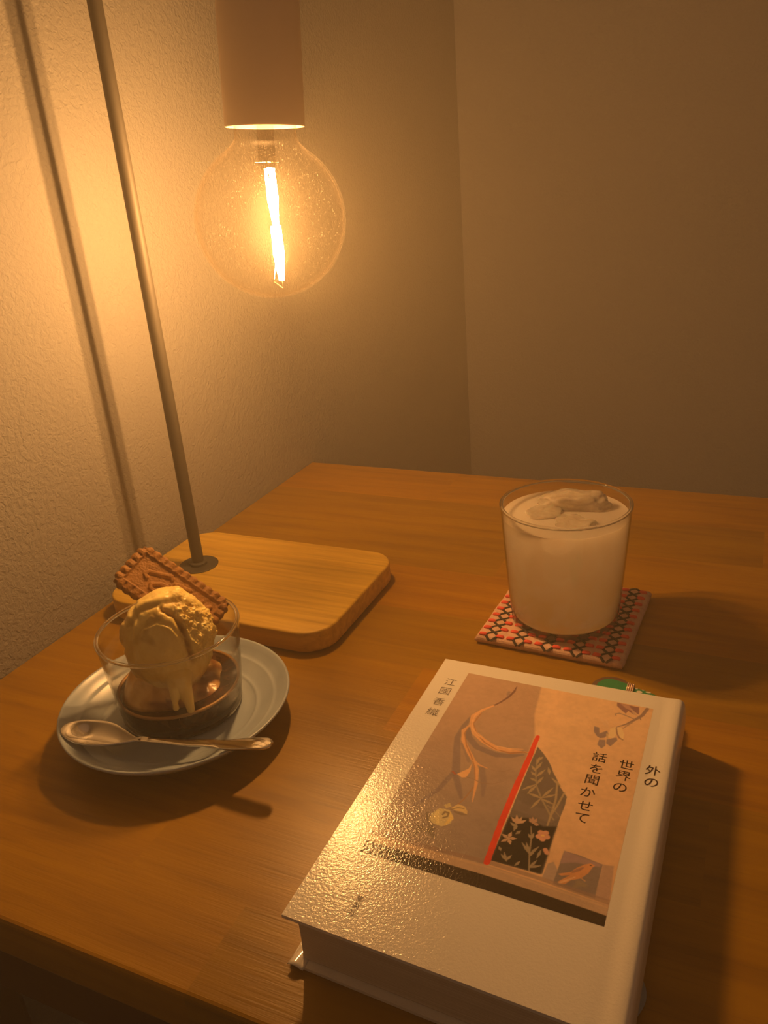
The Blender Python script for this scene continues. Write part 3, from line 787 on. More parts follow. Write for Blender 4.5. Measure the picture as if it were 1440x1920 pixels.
# page block, rounded at the spine, with the fine lines of the leaves
tp = NT('page_edges'); c = tp.coords((4, 4, 3400)); a = tp.noise(c, 1.0, 2, 0.5)
tp.set(Base_Color=tp.ramp(a, [(0.35, (0.56, 0.48, 0.38)), (0.65, (0.74, 0.66, 0.54))]), Roughness=0.85, Normal=tp.bump(a, 0.4, 0.0003))
pb = []
for i in range(17):
    z = 0.0021 + (0.0262 - 0.0021) * i / 16; t = (i / 16 - 0.5) * 2
    pb.append((0.0045 + 0.0006 * (1 - t * t) , 0.1275 + 0.0030 * (1 - t * t), z))
v = []; f = []
for xl, xr, z in pb:
    for x, y in ((xl, 0.0035), (xr, 0.0035), (xr, 0.1845), (xl, 0.1845)): v.append((x, warp(x, y), z))
for i in range(16):
    for k in range(4):
        l = (k + 1) % 4; f.append((i * 4 + k, i * 4 + l, i * 4 + 4 + l, i * 4 + 4 + k))
f.append((3, 2, 1, 0)); f.append((64, 65, 66, 67))
from_py('page_block', v, f, tp.m, book, True, 30)
# jacket flap curling out at the near fore-edge corner
bm = bmesh.new(); rr = []
for j in range(7):
    y = -0.0006 + 0.010 * j / 6; q = 1 - j / 6
    rr.append([bm.verts.new((0.0012 + 0.006 * i / 6 - 0.0012 * q * (1 - i / 6), y - 0.0012 * q, 0.0021 + 0.0016 * q * math.sin(PI * min(1, i / 6 + 0.15)))) for i in range(7)])
for j in range(6):
    for i in range(6): bm.faces.new((rr[j][i], rr[j][i + 1], rr[j + 1][i + 1], rr[j + 1][i]))
fl = from_bm('jacket_flap', bm, plain('glossy_flap', (0.80, 0.77, 0.73), 0.12), book, True)
md = fl.modifiers.new('t', 'SOLIDIFY'); md.thickness = 0.0002
# grey ribbon end beside the spine
v = []; f = []
for i in range(13):
    t = i / 12; y = 0.046 - 0.021 * t; x = 0.1268 + 0.0055 * math.sin(PI * 0.62 * t); w = 0.0026 * math.sin(PI * min(1, 0.12 + t * 0.88)) + 0.0002
    v += [(x - w, y, 0.0006), (x + w, y + 0.001, 0.0006 + 0.0012 * math.sin(PI * t))]
for i in range(12): f.append((2 * i, 2 * i + 1, 2 * i + 3, 2 * i + 2))
rb = from_py('ribbon_end', v, f, plain('grey_ribbon', (0.30, 0.32, 0.36), 0.5), book)
md = rb.modifiers.new('t', 'SOLIDIFY'); md.thickness = 0.0003

# the printed painting: colours laid down stroke by stroke on a fine grid (mm from the book's near left corner)
PAINT = [
('S',(.27,.23,.27),.8,[(31.4,140.5),(30.1,132.9),(30,122.9),(32.7,114.3),(37.4,99.7),(36.2,95.9),(34,85.8),(30.3,77.3),(26.2,71.5)],[2,2.6,3,3.6,4,2.6,2.4,2.2,1],.8),
('S',(.27,.23,.27),.8,[(37.6,98),(41.5,90.9),(45.6,83.4)],[3,3,1.5],.8),
('S',(.27,.23,.27),.7,[(33,131.8),(34.8,125.5),(41.5,119.2),(52,116.7),(58.7,118),(64.4,120.9)],[3.5,3.5,3.4,3.4,2.8,1],.85),
('S',(.27,.23,.27),.8,[(34,119.5),(37.7,114.2),(41,108)],[2,2.4,1.5],.5),
('S',(.27,.23,.27),1,[(48.4,105.2),(52.2,96.3),(54.4,88)],[3,3,1.2],.6),
('S',(.27,.23,.27),.8,[(43.9,167.8),(44.3,164)],[1.6,1.6],.6),
('S',(.22,.13,.13),.3,[(46.5,173.8),(46.4,169.2),(45,163.7),(42.2,157.8),(39.5,153.7)],[.5,1.3,1.2,1.1,.9],1),
('S',(.78,.5,.3),.3,[(39.5,153.7),(34.8,147.9),(32.3,141.8),(33.1,135.9),(37,129.2),(43.5,124.6),(51.3,121),(57.7,121.4),(66.1,123.3)],[1,1.8,3,2.2,3,3.2,3,3,.6],1),
('S',(.5,.27,.16),.3,[(35.3,145.4),(34.6,140.5),(34.1,136.2),(37.9,129.5),(44,123.8),(51.5,120.2)],[.6,.8,.5,.7,.8,.6],1),
('S',(.5,.27,.16),.3,[(52.1,120.4),(58.1,120.1),(63.8,122.8),(66.2,122.8)],[.6,1.2,1,.3],1),
('S',(.86,.58,.36),.3,[(39.1,153),(34.7,148.4),(32.8,143),(32.9,138.9),(34.7,132.4),(39.3,128),(43.9,125.2)],[.4,.6,.8,.6,.7,.6,.4],1),
('S',(.86,.58,.36),.3,[(50.1,123),(57.3,123.1),(63.3,124.8)],[.5,.8,.3],1),
('S',(.78,.5,.3),.3,[(33.1,134.9),(31,129.2),(33.4,122.2),(38.8,114.5),(42.9,109.5),(46.6,103.7),(49.1,94.4),(51.1,82.9)],[1,2,2,2.2,2,1.8,1.6,.4],1),
('S',(.5,.27,.16),.3,[(32.7,132.7),(32.2,127.6),(36,119.2),(40.7,112.4),(45,104.9),(48,96.5)],[.4,.6,.6,.6,.5,.4],1),
('P',(.9,.56,.33),.3,[(42.9,106.8),(42.6,103.2),(38.5,97.9),(41.4,96.3),(43.5,97.1),(43.9,101.9)]),
('S',(.78,.5,.3),.3,[(42.9,109.5),(46.6,107.2),(51.1,106.1)],[1.2,1,.4],1),
('S',(.38,.28,.24),.3,[(51.1,106.1),(55.3,105.8),(59.1,106.7),(63.2,110.3)],[.35,.3,.3,.2],1),
('S',(.36,.27,.24),.3,[(43.4,97.4),(47,97),(50.9,95.8),(56.3,96.8),(60.4,99.9)],[.5,.4,.4,.4,.2],1),
('S',(.45,.16,.12),.3,[(36.1,98.8),(37.7,97.6)],[1,1],1),
('S',(.42,.27,.18),.3,[(48.5,91.7),(47.9,87.4),(46.8,82.2),(45,77.7),(43.5,75.6)],[.7,.6,.6,.6,.5],1),
('S',(.22,.2,.16),.8,[(34.5,69.4),(37.1,65.7),(39.5,62.9)],[1.6,2.4,1.4],.65),
('S',(.22,.2,.16),.8,[(33.6,61.5),(37.1,59.8),(40.8,61.8)],[1.6,2.4,1.4],.65),
('S',(.22,.2,.16),.8,[(38.1,63.1),(40,59.4),(42.4,57.4)],[1.6,2.4,1.4],.65),
('S',(.22,.2,.16),.8,[(33.5,56.4),(34.4,59.6)],[1.6,2.4],.65),
('P',(.66,.6,.38),.5,[(36.3,70),(38.4,74.2),(43.2,74.7),(46,71.5),(46.3,67.1),(43.2,64.2),(38.8,64.8),(36.3,66.9)]),
('S',(.78,.7,.42),.4,[(38.4,72.6),(38.8,69.3),(41,65.6)],[1.4,2,1.4],1),
('S',(.8,.66,.3),.4,[(43.7,73.4),(45.7,70.2),(44.3,65.7)],[1,1.8,1],1),
('S',(.3,.25,.17),.4,[(41.2,71),(41.6,73),(43.4,72.8),(43.6,70.6),(41.9,69.3)],[.8,1,.9,.8,.8],1),
('P',(.72,.6,.36),.4,[(43.4,75.9),(45.5,79.4),(48.8,79),(50.9,76.6),(51.4,74.5),(48.6,75.4),(45.9,75.2)]),
('S',(.3,.25,.16),.4,[(43.6,75.2),(46.3,77.3),(49,77.5)],[.4,.6,.4],1),
('S',(.24,.2,.15),.6,[(45.6,74.4),(49.1,74.1),(51.1,74.4)],[.8,1.6,.8],.7),
('P',(.62,.55,.34),.5,[(39.7,76.6),(41.8,78.9),(43.3,77),(41.4,75.2)]),
('P',(.2,.18,.19),.2,[(69.5,128.8),(73.1,125.1),(76.4,121),(78.7,117.5),(80.7,113.5),(83.3,109.5),(86.1,104.6),(90.1,99.6),(90.4,94.1),(90.1,86),(89.9,75),(90.1,64),(90.2,53.9),(88.9,53.2),(68.7,53.4),(69,80.6),(69,113)]),
('P',(.05,.045,.04),1.6,[(69.1,79.3),(77.3,81.5),(84.5,78.8),(90,80.7),(89.9,75),(90.1,64),(89.8,53.5),(68.7,53.4)]),
('P',(.24,.21,.22),1.4,[(69.4,91),(75.3,88.9),(81.9,89.1),(89,95),(89.9,87.2),(87.4,81.8),(78.7,83.3),(69.9,84.2)]),
('S',(.38,.33,.27),.3,[(71.2,120.1),(73.1,110.6),(75.5,102.4),(79.5,95.2),(85.3,86.9),(87.9,83.9)],[.4,.6,.7,.8,.9,.5],1),
('S',(.46,.38,.28),.3,[(73,111.3),(71.5,113.1),(70,114.9)],[.3,1.5,.2],1),
('S',(.46,.38,.28),.3,[(72.7,112.7),(73.4,115.7),(74.2,118.7)],[.3,1.5,.2],1),
('S',(.46,.38,.28),.3,[(73.7,108.5),(72.3,109.5),(70.9,110.6)],[.3,1.5,.2],1),
('S',(.46,.38,.28),.3,[(73.9,107.8),(75.3,110.9),(76.8,114.1)],[.3,1.5,.2],1),
('S',(.46,.38,.28),.3,[(74.8,105.1),(73.2,105.7),(71.5,106.2)],[.3,1.5,.2],1),
('S',(.46,.38,.28),.3,[(75.3,103.1),(76.2,106),(77.1,108.9)],[.3,1.5,.2],1),
('S',(.46,.38,.28),.3,[(72.2,116.4),(72.1,119.2),(72.1,121.9)],[.3,1.5,.2],1),
('S',(.46,.38,.28),.3,[(71.9,119.5),(72.8,121),(73.7,122.5)],[.3,1.5,.2],1),
('S',(.46,.38,.28),.3,[(75.2,103),(72.6,100.3),(70.1,97.6)],[.3,1.5,.2],1),
('S',(.46,.38,.28),.3,[(75.5,102.4),(74.2,99.1),(73,95.8)],[.3,1.5,.2],1),
('S',(.46,.38,.28),.3,[(79.5,95.2),(76.2,95.8),(72.9,96.4)],[.3,1.5,.2],1),
('S',(.46,.38,.28),.3,[(79.5,95.2),(78.1,91.2),(76.7,87.3)],[.3,1.5,.2],1),
('S',(.46,.38,.28),.3,[(79.5,95.2),(81.3,99.4),(83.2,103.6)],[.3,1.5,.2],1),
('S',(.46,.38,.28),.3,[(79.9,95.4),(82.7,97.6),(85.6,99.8)],[.3,1.5,.2],1),
('S',(.46,.38,.28),.3,[(80.1,94.7),(82.9,93.9),(85.7,93.2)],[.3,1.5,.2],1),
('S',(.46,.38,.28),.3,[(79,95),(77.2,95.8),(75.3,96.6)],[.3,1.5,.2],1),
('S',(.46,.38,.28),.3,[(77.8,116),(78.7,113.6),(79.5,111.2)],[.3,1.5,.2],1),
('S',(.46,.38,.28),.3,[(80.9,109.5),(83.6,107.4),(86.2,105.4)],[.3,1.5,.2],1),
('S',(.46,.38,.28),.4,[(84,107.6),(85.8,96.7),(86,89.9),(86,80)],[.9,1,1,.8],1),
('S',(.46,.38,.28),.4,[(88.5,101.9),(87.4,93.8),(86.3,86.6)],[.8,1,.6],1),
('S',(.38,.33,.27),.3,[(83.2,91.6),(86.4,90),(90,86.6)],[.5,.5,.3],1),
('S',(.38,.33,.27),.3,[(73.9,75),(72,78.3)],[.6,.6],1),
('S',(.62,.45,.36),.3,[(73.4,76.8),(71.8,78.2),(70.2,79.6)],[.3,1.6,.2],1),
('S',(.62,.45,.36),.3,[(73.6,76.9),(72.8,79.2),(72,81.6)],[.3,1.6,.2],1),
('S',(.62,.45,.36),.3,[(73.8,76.9),(75.3,78.4),(76.7,80)],[.3,1.6,.2],1),
('S',(.62,.45,.36),.3,[(73.6,76.9),(74.1,79),(74.5,81.2)],[.3,1.6,.2],1),
('S',(.38,.33,.27),.3,[(73.5,76.2),(73.4,74.2),(73.3,72.2)],[.3,1.6,.2],1),
('S',(.38,.33,.27),.3,[(74,74.4),(72.3,75.5),(70.6,76.5)],[.3,1.6,.2],1),
('S',(.38,.33,.27),.3,[(74.6,70.8),(75.4,72),(76.2,73.3)],[.3,1.6,.2],1),
('S',(.62,.45,.36),.3,[(72.3,67.4),(72.4,69.3),(72.6,71.2)],[.3,1.7,.2],1),
('S',(.62,.45,.36),.3,[(72.3,67.4),(74,67.9),(75.7,68.4)],[.3,1.7,.2],1),
('S',(.62,.45,.36),.3,[(72.3,67.4),(73.2,65.9),(74.1,64.4)],[.3,1.7,.2],1),
('S',(.62,.45,.36),.3,[(72.3,67.4),(71.2,66),(70,64.6)],[.3,1.7,.2],1),
('S',(.62,.45,.36),.3,[(72.3,67.4),(70.7,68.1),(69,68.8)],[.3,1.7,.2],1),
('S',(.5,.34,.28),.3,[(79.8,79.1),(78.8,80.3),(77.7,81.6)],[.3,1.8,.2],1),
('S',(.5,.34,.28),.3,[(80,79.1),(80.4,80.7),(80.8,82.4)],[.3,1.8,.2],1),
('S',(.5,.34,.28),.3,[(80,79.1),(79.4,80.9),(78.9,82.7)],[.3,1.8,.2],1),
('S',(.5,.34,.28),.3,[(80.2,79.2),(81.4,79),(82.6,78.8)],[.3,1.8,.2],1),
('S',(.7,.4,.32),.35,[(85.6,73.7),(87.4,73.5)],[1.8,2.6],1),
('S',(.7,.4,.32),.35,[(85.6,73.7),(85.9,71.7)],[1.8,2.6],1),
('S',(.7,.4,.32),.35,[(85.6,73.7),(84,72.7)],[1.8,2.6],1),
('S',(.7,.4,.32),.35,[(85.6,73.7),(84.3,75.1)],[1.8,2.6],1),
('S',(.7,.4,.32),.35,[(85.6,73.7),(86.4,75.6)],[1.8,2.6],1),
('S',(.85,.62,.3),.3,[(85.3,73.6),(85.9,73.8)],[1,1],1),
('S',(.7,.4,.32),.4,[(88.4,66.4),(89.4,65)],[2,2],1),
('S',(.38,.33,.27),.3,[(84.9,53.4),(82.8,62),(81.3,71.3),(79.6,77)],[.6,.6,.6,.4],1),
('S',(.38,.33,.27),.3,[(82.8,62),(80.6,64.6),(78.3,67.1)],[.3,1.3,.2],1),
('S',(.38,.33,.27),.3,[(82.9,62.3),(81.4,65),(80,67.7)],[.3,1.3,.2],1),
('S',(.38,.33,.27),.3,[(82.9,62.1),(84.2,64.6),(85.5,67.2)],[.3,1.3,.2],1),
('S',(.38,.33,.27),.3,[(83.3,61),(83.8,63),(84.3,65)],[.3,1.3,.2],1),
('S',(.38,.33,.27),.3,[(81.6,70.1),(80.6,71.4),(79.6,72.6)],[.3,1.3,.2],1),
('S',(.38,.33,.27),.3,[(81.6,70.1),(81.6,72),(81.6,73.9)],[.3,1.3,.2],1),
('S',(.38,.33,.27),.3,[(84.5,55),(86.6,56.4),(88.8,57.7)],[.3,1.3,.2],1),
('S',(.38,.33,.27),.3,[(84.5,55),(85.5,57.4),(86.5,59.8)],[.3,1.3,.2],1),
('S',(.38,.33,.27),.3,[(74.8,55.6),(73.3,56.8),(71.8,58.1)],[.3,1.3,.2],1),
('S',(.38,.33,.27),.3,[(74.8,55.6),(75.4,57.3),(76.1,59)],[.3,1.3,.2],1),
('S',(.38,.33,.27),.3,[(75,55.1),(73.8,57.3),(72.7,59.6)],[.3,1.3,.2],1),
('S',(.38,.33,.27),.3,[(86.2,60.9),(86.5,63.3),(86.8,65.8)],[.3,1.3,.2],1),
('S',(.38,.33,.27),.3,[(69.9,61.6),(70.6,60.7),(71.3,59.7)],[.3,1.3,.2],1),
('S',(.38,.33,.27),.3,[(78.8,54.1),(79.5,55.5),(80.2,57)],[.3,1.3,.2],1),
('S',(.82,.085,.05),.12,[(67.6,136.3),(67.5,118.8),(67,98),(66.9,74.8),(67.6,51.8)],[2,2.6,2.7,2.7,2.6],1),
('P',(.46,.38,.38),.6,[(91.1,59.7),(93.1,61.3),(95.5,57.8),(95.5,51.1),(90.6,52.1)]),
('P',(.5,.37,.34),.8,[(111.7,66.5),(116.2,67.3),(117.5,50),(112,49.1)]),
('P',(.26,.23,.25),.25,[(95.9,68.5),(102.4,68.2),(111.8,66.5),(112,49),(95.3,50.5),(95.5,57.8),(95.6,61.9)]),
('P',(.4,.3,.36),1.2,[(95.9,68.5),(111.8,66.5),(110.8,64.8),(101.2,63.9),(95.7,61.4)]),
('S',(.36,.3,.2),1.2,[(103.7,51.9),(104.9,54),(107.4,53.8)],[1.5,3,1.5],.5),
('P',(.68,.36,.2),.3,[(109.1,64.9),(107.2,65.6),(105,64.1),(102.5,61.5),(100.6,58.5),(96.1,55.9),(97.5,55.4),(100.6,56.8),(98.6,54.2),(96.8,51.9),(97.6,51.1),(99.8,51.8),(101.5,54.4),(105.2,56.8),(107.4,60.4),(108.3,63.6)]),
('S',(.32,.2,.2),.3,[(101.4,58.8),(103.5,60.7),(104.9,62.4)],[1,1.4,.6],.7),
('S',(.78,.52,.33),.3,[(97.5,51.6),(100,53.8),(102.7,56.5)],[.8,1,.6],1),
('S',(.75,.45,.25),.2,[(105.2,56.8),(107,55.9)],[.3,.3],1),
('S',(.05,.04,.04),.1,[(107.4,64.5),(107.5,64.6)],[.6,.6],1),
('P',(.33,.2,.22),.3,[(99.7,176.1),(110.8,175.3),(111.6,169.4),(110.5,169.7),(108.1,172.1),(108.9,168.5),(106.1,170.7),(105.2,168),(102.1,170.9),(99.9,173.3)]),
('P',(.6,.45,.38),.3,[(106.5,173.9),(108.7,171.5),(110.7,168.3),(108.7,168.4)]),
('P',(.56,.36,.33),.5,[(101.3,175.8),(105.9,175.3),(107.8,171.2),(104.5,172.5)]),
('S',(.34,.25,.25),.3,[(114.9,175.5),(113.2,169.1),(110.2,164.3),(106.6,159.4),(102.8,155.9)],[1.8,1.8,1.4,1,.5],1),
('S',(.42,.32,.3),.3,[(100.8,165.1),(100.2,166.2),(102.2,167.4),(105.4,166.6),(109.6,164.9)],[.6,.6,.8,.8,.8],1),
('S',(.34,.25,.25),.3,[(112.4,166.6),(113,165.2)],[.8,.4],1),
('S',(.45,.33,.28),.3,[(109.6,161.9),(107.5,158.9),(105.8,155.8)],[.5,.7,.4],1),
('P',(.33,.27,.31),.4,[(92.1,153.1),(94.6,152.8),(95.6,148.4),(97.2,145.4),(95.1,145.4),(92.7,148.9)]),
('P',(.33,.27,.31),.4,[(95.8,148.5),(98.7,151.6),(99.8,149.1),(98.5,145.8),(96.1,144.6)]),
('P',(.33,.27,.31),.4,[(96.3,143.6),(99.2,144.2),(99.9,139.9),(98.5,137.3),(96.1,139.7)]),
('P',(.33,.27,.31),.4,[(99.7,144.8),(102.6,146.5),(103.6,142.9),(102.2,140.2),(100,141.7)]),
('P',(.33,.27,.31),.4,[(101.8,146.5),(104.1,147.7),(104.7,145.4),(103.2,143.1)]),
('S',(.78,.58,.44),.3,[(94.1,160.5),(96.5,156.8),(99,153.6)],[1.4,1.6,.8],1),
('S',(.8,.6,.46),.3,[(96.6,159.9),(98.5,156.7)],[.9,.9],1),
('S',(.78,.58,.44),.3,[(100.7,158.2),(103.9,160),(106.4,160.4)],[.9,1.2,.5],1),
('P',(.84,.7,.48),.35,[(99.9,153.5),(101.9,156),(103.7,150.4),(102.4,146.7),(100,146.7)]),
('P',(.84,.7,.48),.35,[(102.8,155.9),(105.1,156),(107,151.5),(107.2,146.9),(105.1,148.3),(103.8,151.1)]),
('S',(.4,.27,.22),.25,[(102.6,155.5),(103.6,151.1),(105.1,148),(107,146.9)],[.5,.8,.9,.8],1),
('S',(.66,.52,.34),.3,[(99.2,148.9),(100,145.6)],[1,.8],1)]

GX_, GY_ = 360, 500
s_, t_ = np.meshgrid(np.linspace(0, 1, GX_), np.linspace(0, 1, GY_))
cTL, cTR, cBR, cBL = (17.4, 178.3), (117.7, 176.2), (117.6, 37.5), (15.6, 39.6)
PX = (cBL[0] * (1 - s_) + cBR[0] * s_) * (1 - t_) + (cTL[0] * (1 - s_) + cTR[0] * s_) * t_
PY = (cBL[1] * (1 - s_) + cBR[1] * s_) * (1 - t_) + (cTL[1] * (1 - s_) + cTR[1] * s_) * t_
rs = np.random.RandomState(5)
def vnoise(fx, fy):
    g = rs.rand(int(145 * fy) + 3, int(105 * fx) + 3); u = s_ * 100 * fx; w = t_ * 140 * fy
    i = u.astype(int); j = w.astype(int); a = u - i; b = w - j; a = a * a * (3 - 2 * a); b = b * b * (3 - 2 * b)
    return (g[j, i] * (1 - a) + g[j, i + 1] * a) * (1 - b) + (g[j + 1, i] * (1 - a) + g[j + 1, i + 1] * a) * b - 0.5
IMG = np.zeros((GY_, GX_, 3)); IMG[:] = (0.78, 0.57, 0.40)
def over(al, col): 
    IMG[:] = IMG * (1 - al[..., None]) + np.array(col) * al[..., None]
def ss(x): x = np.clip(x, 0, 1); return x * x * (3 - 2 * x)
over(ss((PX - 60) / 60) * ss((175 - PY) / 90) * 0.5, (0.72, 0.50, 0.36))
over(ss((PX - 62) / 10) * ss((80 - PX) / 12) * 0.5, (0.86, 0.60, 0.42))
ln = np.interp(PY, [50, 53.2, 136.4, 153, 176.7], [67.0, 67.0, 66.1, 61.6, 59.3])   # the darker wall left of the red line
tau = ss((ln - PX) / 1.6 + 0.5)
gr = ss((PY - 60) / 105)[..., None]
IMG[:] = IMG * (1 - tau[..., None]) + ((np.array((0.37, 0.315, 0.315)) * (1 - gr) + np.array((0.52, 0.375, 0.305)) * gr)) * tau[..., None]
def region(cx, cy, rad):
    m = (PX > cx[0] - rad) & (PX < cx[1] + rad) & (PY > cy[0] - rad) & (PY < cy[1] + rad); return m
def p_stroke(col, soft, pts, ws, al=1.0):
    xs = [p[0] for p in pts]; ys = [p[1] for p in pts]; m = region((min(xs), max(xs)), (min(ys), max(ys)), max(ws) + soft * 2)
    if not m.any(): return
    x = PX[m]; y = PY[m]; best = np.full(x.shape, -9.0)
    for i in range(len(pts) - 1):
        ax, ay = pts[i]; bx, by = pts[i + 1]; dx_, dy_ = bx - ax, by - ay
        t = np.clip(((x - ax) * dx_ + (y - ay) * dy_) / (dx_ * dx_ + dy_ * dy_ + 1e-9), 0, 1)
        d = np.hypot(x - ax - t * dx_, y - ay - t * dy_); best = np.maximum(best, (ws[i] + (ws[i + 1] - ws[i]) * t) / 2 - d)
    a = ss(best / soft + 0.5) * al
    IMG[m] = IMG[m] * (1 - a[:, None]) + np.array(col) * a[:, None]
def p_poly(col, soft, pts, al=1.0):
    xs = [p[0] for p in pts]; ys = [p[1] for p in pts]; m = region((min(xs), max(xs)), (min(ys), max(ys)), soft * 2)
    if not m.any(): return
    x = PX[m]; y = PY[m]; ins = np.zeros(x.shape, bool); dist = np.full(x.shape, 99.0)
    for i in range(len(pts)):
        ax, ay = pts[i]; bx, by = pts[(i + 1) % len(pts)]; dx_, dy_ = bx - ax, by - ay
        t = np.clip(((x - ax) * dx_ + (y - ay) * dy_) / (dx_ * dx_ + dy_ * dy_ + 1e-9), 0, 1)
        dist = np.minimum(dist, np.hypot(x - ax - t * dx_, y - ay - t * dy_))
        if ay != by: ins ^= ((ay > y) != (by > y)) & (x < (bx - ax) * (y - ay) / (by - ay) + ax)
    a = ss(np.where(ins, dist, -dist) / soft + 0.5) * al
    IMG[m] = IMG[m] * (1 - a[:, None]) + np.array(col) * a[:, None]
def run(op):
    if op[0] == 'P': p_poly(op[1], op[2], op[3])
    else: p_stroke(op[1], op[2], op[3], op[4], op[5])
for op in PAINT: run(op)
# the shelf below: shade line, pale front, dark band
xs_ = [15, 22.8, 68.8, 90.2, 117.6]
def band(y0s, y1s, col, soft, al=1.0):
    lo = np.interp(PX, xs_, y0s); hi = np.interp(PX, xs_, y1s)
    over(ss((PY - lo) / soft + 0.5) * ss((hi - PY) / soft + 0.5) * al, col)
band([49.6, 49.4, 51.0, 50.2, 47.6], [52, 51.8, 53.2, 52.2, 50.2], (0.36, 0.26, 0.24), 0.8, 0.75)
band([45.9, 45.8, 45.4, 44.4, 42.6], [50.2, 50, 50.6, 49.4, 47.4], (0.56, 0.43, 0.36), 0.5)
band([48.6, 48.4, 49.2, 48.0, 45.9], [49.4, 49.2, 50.0, 48.8, 46.8], (0.66, 0.50, 0.38), 0.6, 0.7)
band([30, 30, 30, 30, 30], [45.9, 45.8, 45.4, 44.4, 42.6], (0.060, 0.046, 0.032), 0.4)
for op in PAINT:
    if op[0] == 'S' and op[1][0] > 0.8 and op[1][1] < 0.1: run(op)
IMG *= (1 + 0.10 * vnoise(0.12, 0.12) + 0.10 * vnoise(0.5, 0.5) + 0.05 * vnoise(1.6, 2.0))[..., None]
IMG = np.clip(IMG * np.array((1.12, 1.10, 1.02)), 0.01, 0.95)
zt = np.interp(PX, [p[0] for p in PT[:9]], [p[1] for p in PT[:9]]) / 1000 + 0.00006
vv = np.stack([PX.ravel() / 1000, PY.ravel() / 1000, zt.ravel()], 1)
idx = np.arange(GX_ * GY_).reshape(GY_, GX_)
ff = np.stack([idx[:-1, :-1].ravel(), idx[:-1, 1:].ravel(), idx[1:, 1:].ravel(), idx[1:, :-1].ravel()], 1)
me = bpy.data.meshes.new('cover_picture'); me.from_pydata(vv.tolist(), [], ff.tolist()); me.update()
ca_ = me.color_attributes.new('paint', 'FLOAT_COLOR', 'POINT')
ca_.data.foreach_set('color', np.concatenate([IMG.reshape(-1, 3), np.ones((GX_ * GY_, 1))], 1).astype(np.float32).ravel())
tq = NT('printed_painting'); at = tq.n('ShaderNodeAttribute', attribute_name='paint'); c = tq.coords()
a = tq.noise(c, 750, 2, 0.55); b2 = tq.noise(c, 1900, 2, 0.5)
tq.set(Base_Color=at.outputs['Color'], Roughness=0.16, Normal=tq.bump(b2, 0.3, 0.00014, tq.bump(a, 0.42, 0.00034)))
link('cover_picture', me, tq.m, book, True)
# lettering
M_INK = plain('dark_red_brown_ink', (0.030, 0.008, 0.006), 0.4)
def glyph(ch, cx, cy, em, name, off=0.004):
    cu = bpy.data.curves.new('glyph', 'FONT'); cu.body = ch; cu.size = 1.0; cu.offset = off; cu.resolution_u = 4
    tmp = bpy.data.objects.new('glyph', cu); C.objects.link(tmp)
    me = bpy.data.meshes.new_from_object(tmp); bpy.data.objects.remove(tmp); bpy.data.curves.remove(cu)
    co_ = np.array([v.co[:] for v in me.vertices]); mid = (co_.max(0) + co_.min(0)) / 2
    # kana keep their place in the square, everything is centred on the measured middle
    for v in me.vertices:
        x = cx + (v.co.x - mid[0]) * em; y = cy + (v.co.y - mid[1]) * em
        v.co = (x, y, top_z(x) + 0.00011)
    return link(name, me, M_INK, book, False)
for ch, x, y in (('話', 98.9, 130.7), ('を', 98.8, 122.2), ('聞', 98.5, 114.2), ('か', 98.3, 105.6), ('せ', 98.7, 96.9), ('て', 98.7, 89.2),
                 ('世', 111.6, 129.5), ('界', 111.4, 121.4), ('の', 111.1, 113.3), ('外', 123.4, 129.3), ('の', 123.7, 121.0)):
    glyph(ch, x / 1000, y / 1000, 0.0072, 'title_character')
for ch, x, y in (('江', 10.6, 166.9), ('國', 10.5, 158.1), ('香', 10.7, 148.2), ('織', 10.7, 138.8)):
    glyph(ch, x / 1000, y / 1000, 0.0071, 'author_character', -0.012)
for ch, x, y in (('集', 26.0, 17.5), ('英', 26.0, 14.0), ('社', 26.0, 10.5)):
    glyph(ch, x / 1000, y / 1000, 0.0031, 'publisher_character', -0.004)

# ------------------------------------------------------------------ bookmark
bmk = empty('green_bookmark', BK + Vector((0.098, 0.1922, 0.0135)))
tag(bmk, 'round topped bookmark with green fabric and gold band sticking out of the book', 'bookmark')
BO = Vector((0.098, 0.190, 0.0135))
def flat_shape(name, pts, z0, z1, m, parent, puff=0.0):
    bm = bmesh.new(); vs_ = [bm.verts.new((x / 1000 - BO.x, y / 1000 - BO.y, z0)) for x, y in pts]
    fc = bm.faces.new(vs_); r = bmesh.ops.extrude_face_region(bm, geom=[fc]); ev = [g for g in r['geom'] if isinstance(g, bmesh.types.BMVert)]
    for q in ev: q.co.z = z1
    tf_ = [g for g in r['geom'] if isinstance(g, bmesh.types.BMFace)]
    bmesh.ops.recalc_face_normals(bm, faces=bm.faces)
    bmesh.ops.bevel(bm, geom=[e for e in bm.edges if all(abs(q.co.z - z1) < 1e-7 for q in e.verts)], offset=min(0.0004, abs(z1 - z0) * 0.45), segments=2, affect='EDGES')
    return from_bm(name, bm, m, parent, True, 50)
rnd = [(81, 176)] + [(92 + 11.5 * math.cos(math.radians(a)), 204.5 + 12.5 * math.sin(math.radians(a))) for a in range(180, -1, -12)] + [(106, 200), (112, 203), (120, 201), (121, 176)]
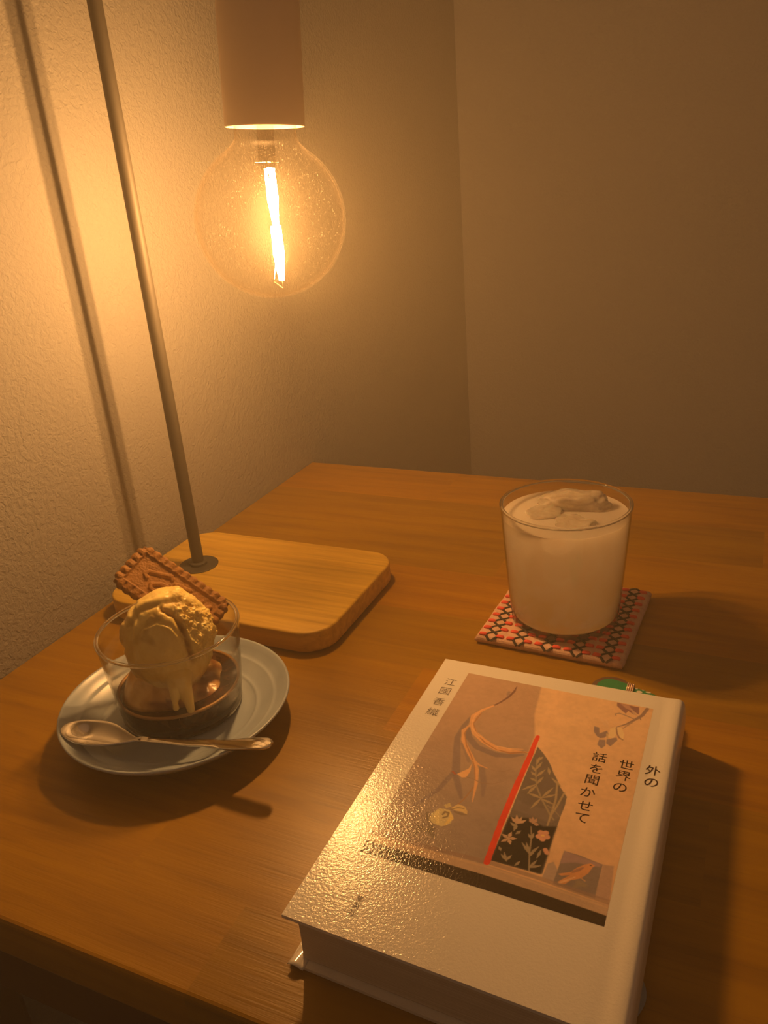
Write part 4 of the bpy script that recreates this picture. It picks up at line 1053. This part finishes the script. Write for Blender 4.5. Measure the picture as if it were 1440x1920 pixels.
flat_shape('backing_card', rnd, 0.0, 0.0006, plain('brown_card', (0.15, 0.085, 0.07), 0.35), bmk)
M_GRN = NT('green_cloth'); c = M_GRN.coords(); nz_ = M_GRN.noise(c, 800, 2, 0.5); M_GRN.set(Base_Color=(0.018, 0.26, 0.10), Roughness=0.7, Normal=M_GRN.bump(nz_, 0.5, 0.0004))
flat_shape('green_panel', [(82.5, 176), (83, 200), (84.0, 207.5), (86.5, 211.5), (90.5, 213.0), (95, 212.2), (99, 211), (101.5, 210.2), (101.5, 176)], 0.0006, 0.0018, M_GRN.m, bmk)
flat_shape('green_panel', [(101.5, 176), (102.5, 209.0), (107, 208.2), (112, 207.0), (116.5, 204.8), (118.5, 202.0), (119, 176)], 0.0006, 0.0015, M_GRN.m, bmk)
flat_shape('gold_band', [(99.6, 176), (99.8, 211.6), (103.8, 210.8), (103.6, 176)], 0.0015, 0.0022, plain('copper_gold_beads', (0.45, 0.16, 0.08), 0.45, Metallic=0.3), bmk)
dm = plain('pale_gold_bead', (0.95, 0.78, 0.62), 0.2, Metallic=0.7)
bead_me = None
for r_ in range(4):
    for k in range(14):
        if bead_me is None:
            b = bmesh.new(); bmesh.ops.create_icosphere(b, subdivisions=1, radius=0.00052); o = from_bm('gold_bead', b, dm, bmk, True); bead_me = o.data
        else:
            o = bpy.data.objects.new('gold_bead', bead_me); C.objects.link(o); o.parent = bmk
        o.location = ((100.2 + 1.05 * r_) / 1000 - BO.x, (210.4 - k * 1.0 - 0.2 * r_) / 1000 - BO.y, 0.0023)
wd_ = plain('white_dot_cloth', (0.80, 0.80, 0.70), 0.7)
for (x, y, rx, ry) in ((107.0, 205.0, 1.6, 1.1), (105.0, 207.6, 0.8, 0.5), (111.6, 206.0, 1.5, 0.6), (108.6, 207.4, 0.7, 0.4), (110.5, 203.0, 1.2, 0.8), (114.6, 203.4, 0.9, 0.6)):
    flat_shape('white_dot', [(x + rx * math.cos(2 * PI * i / 12), y + ry * math.sin(2 * PI * i / 12)) for i in range(12)], 0.0015, 0.0017, wd_, bmk)
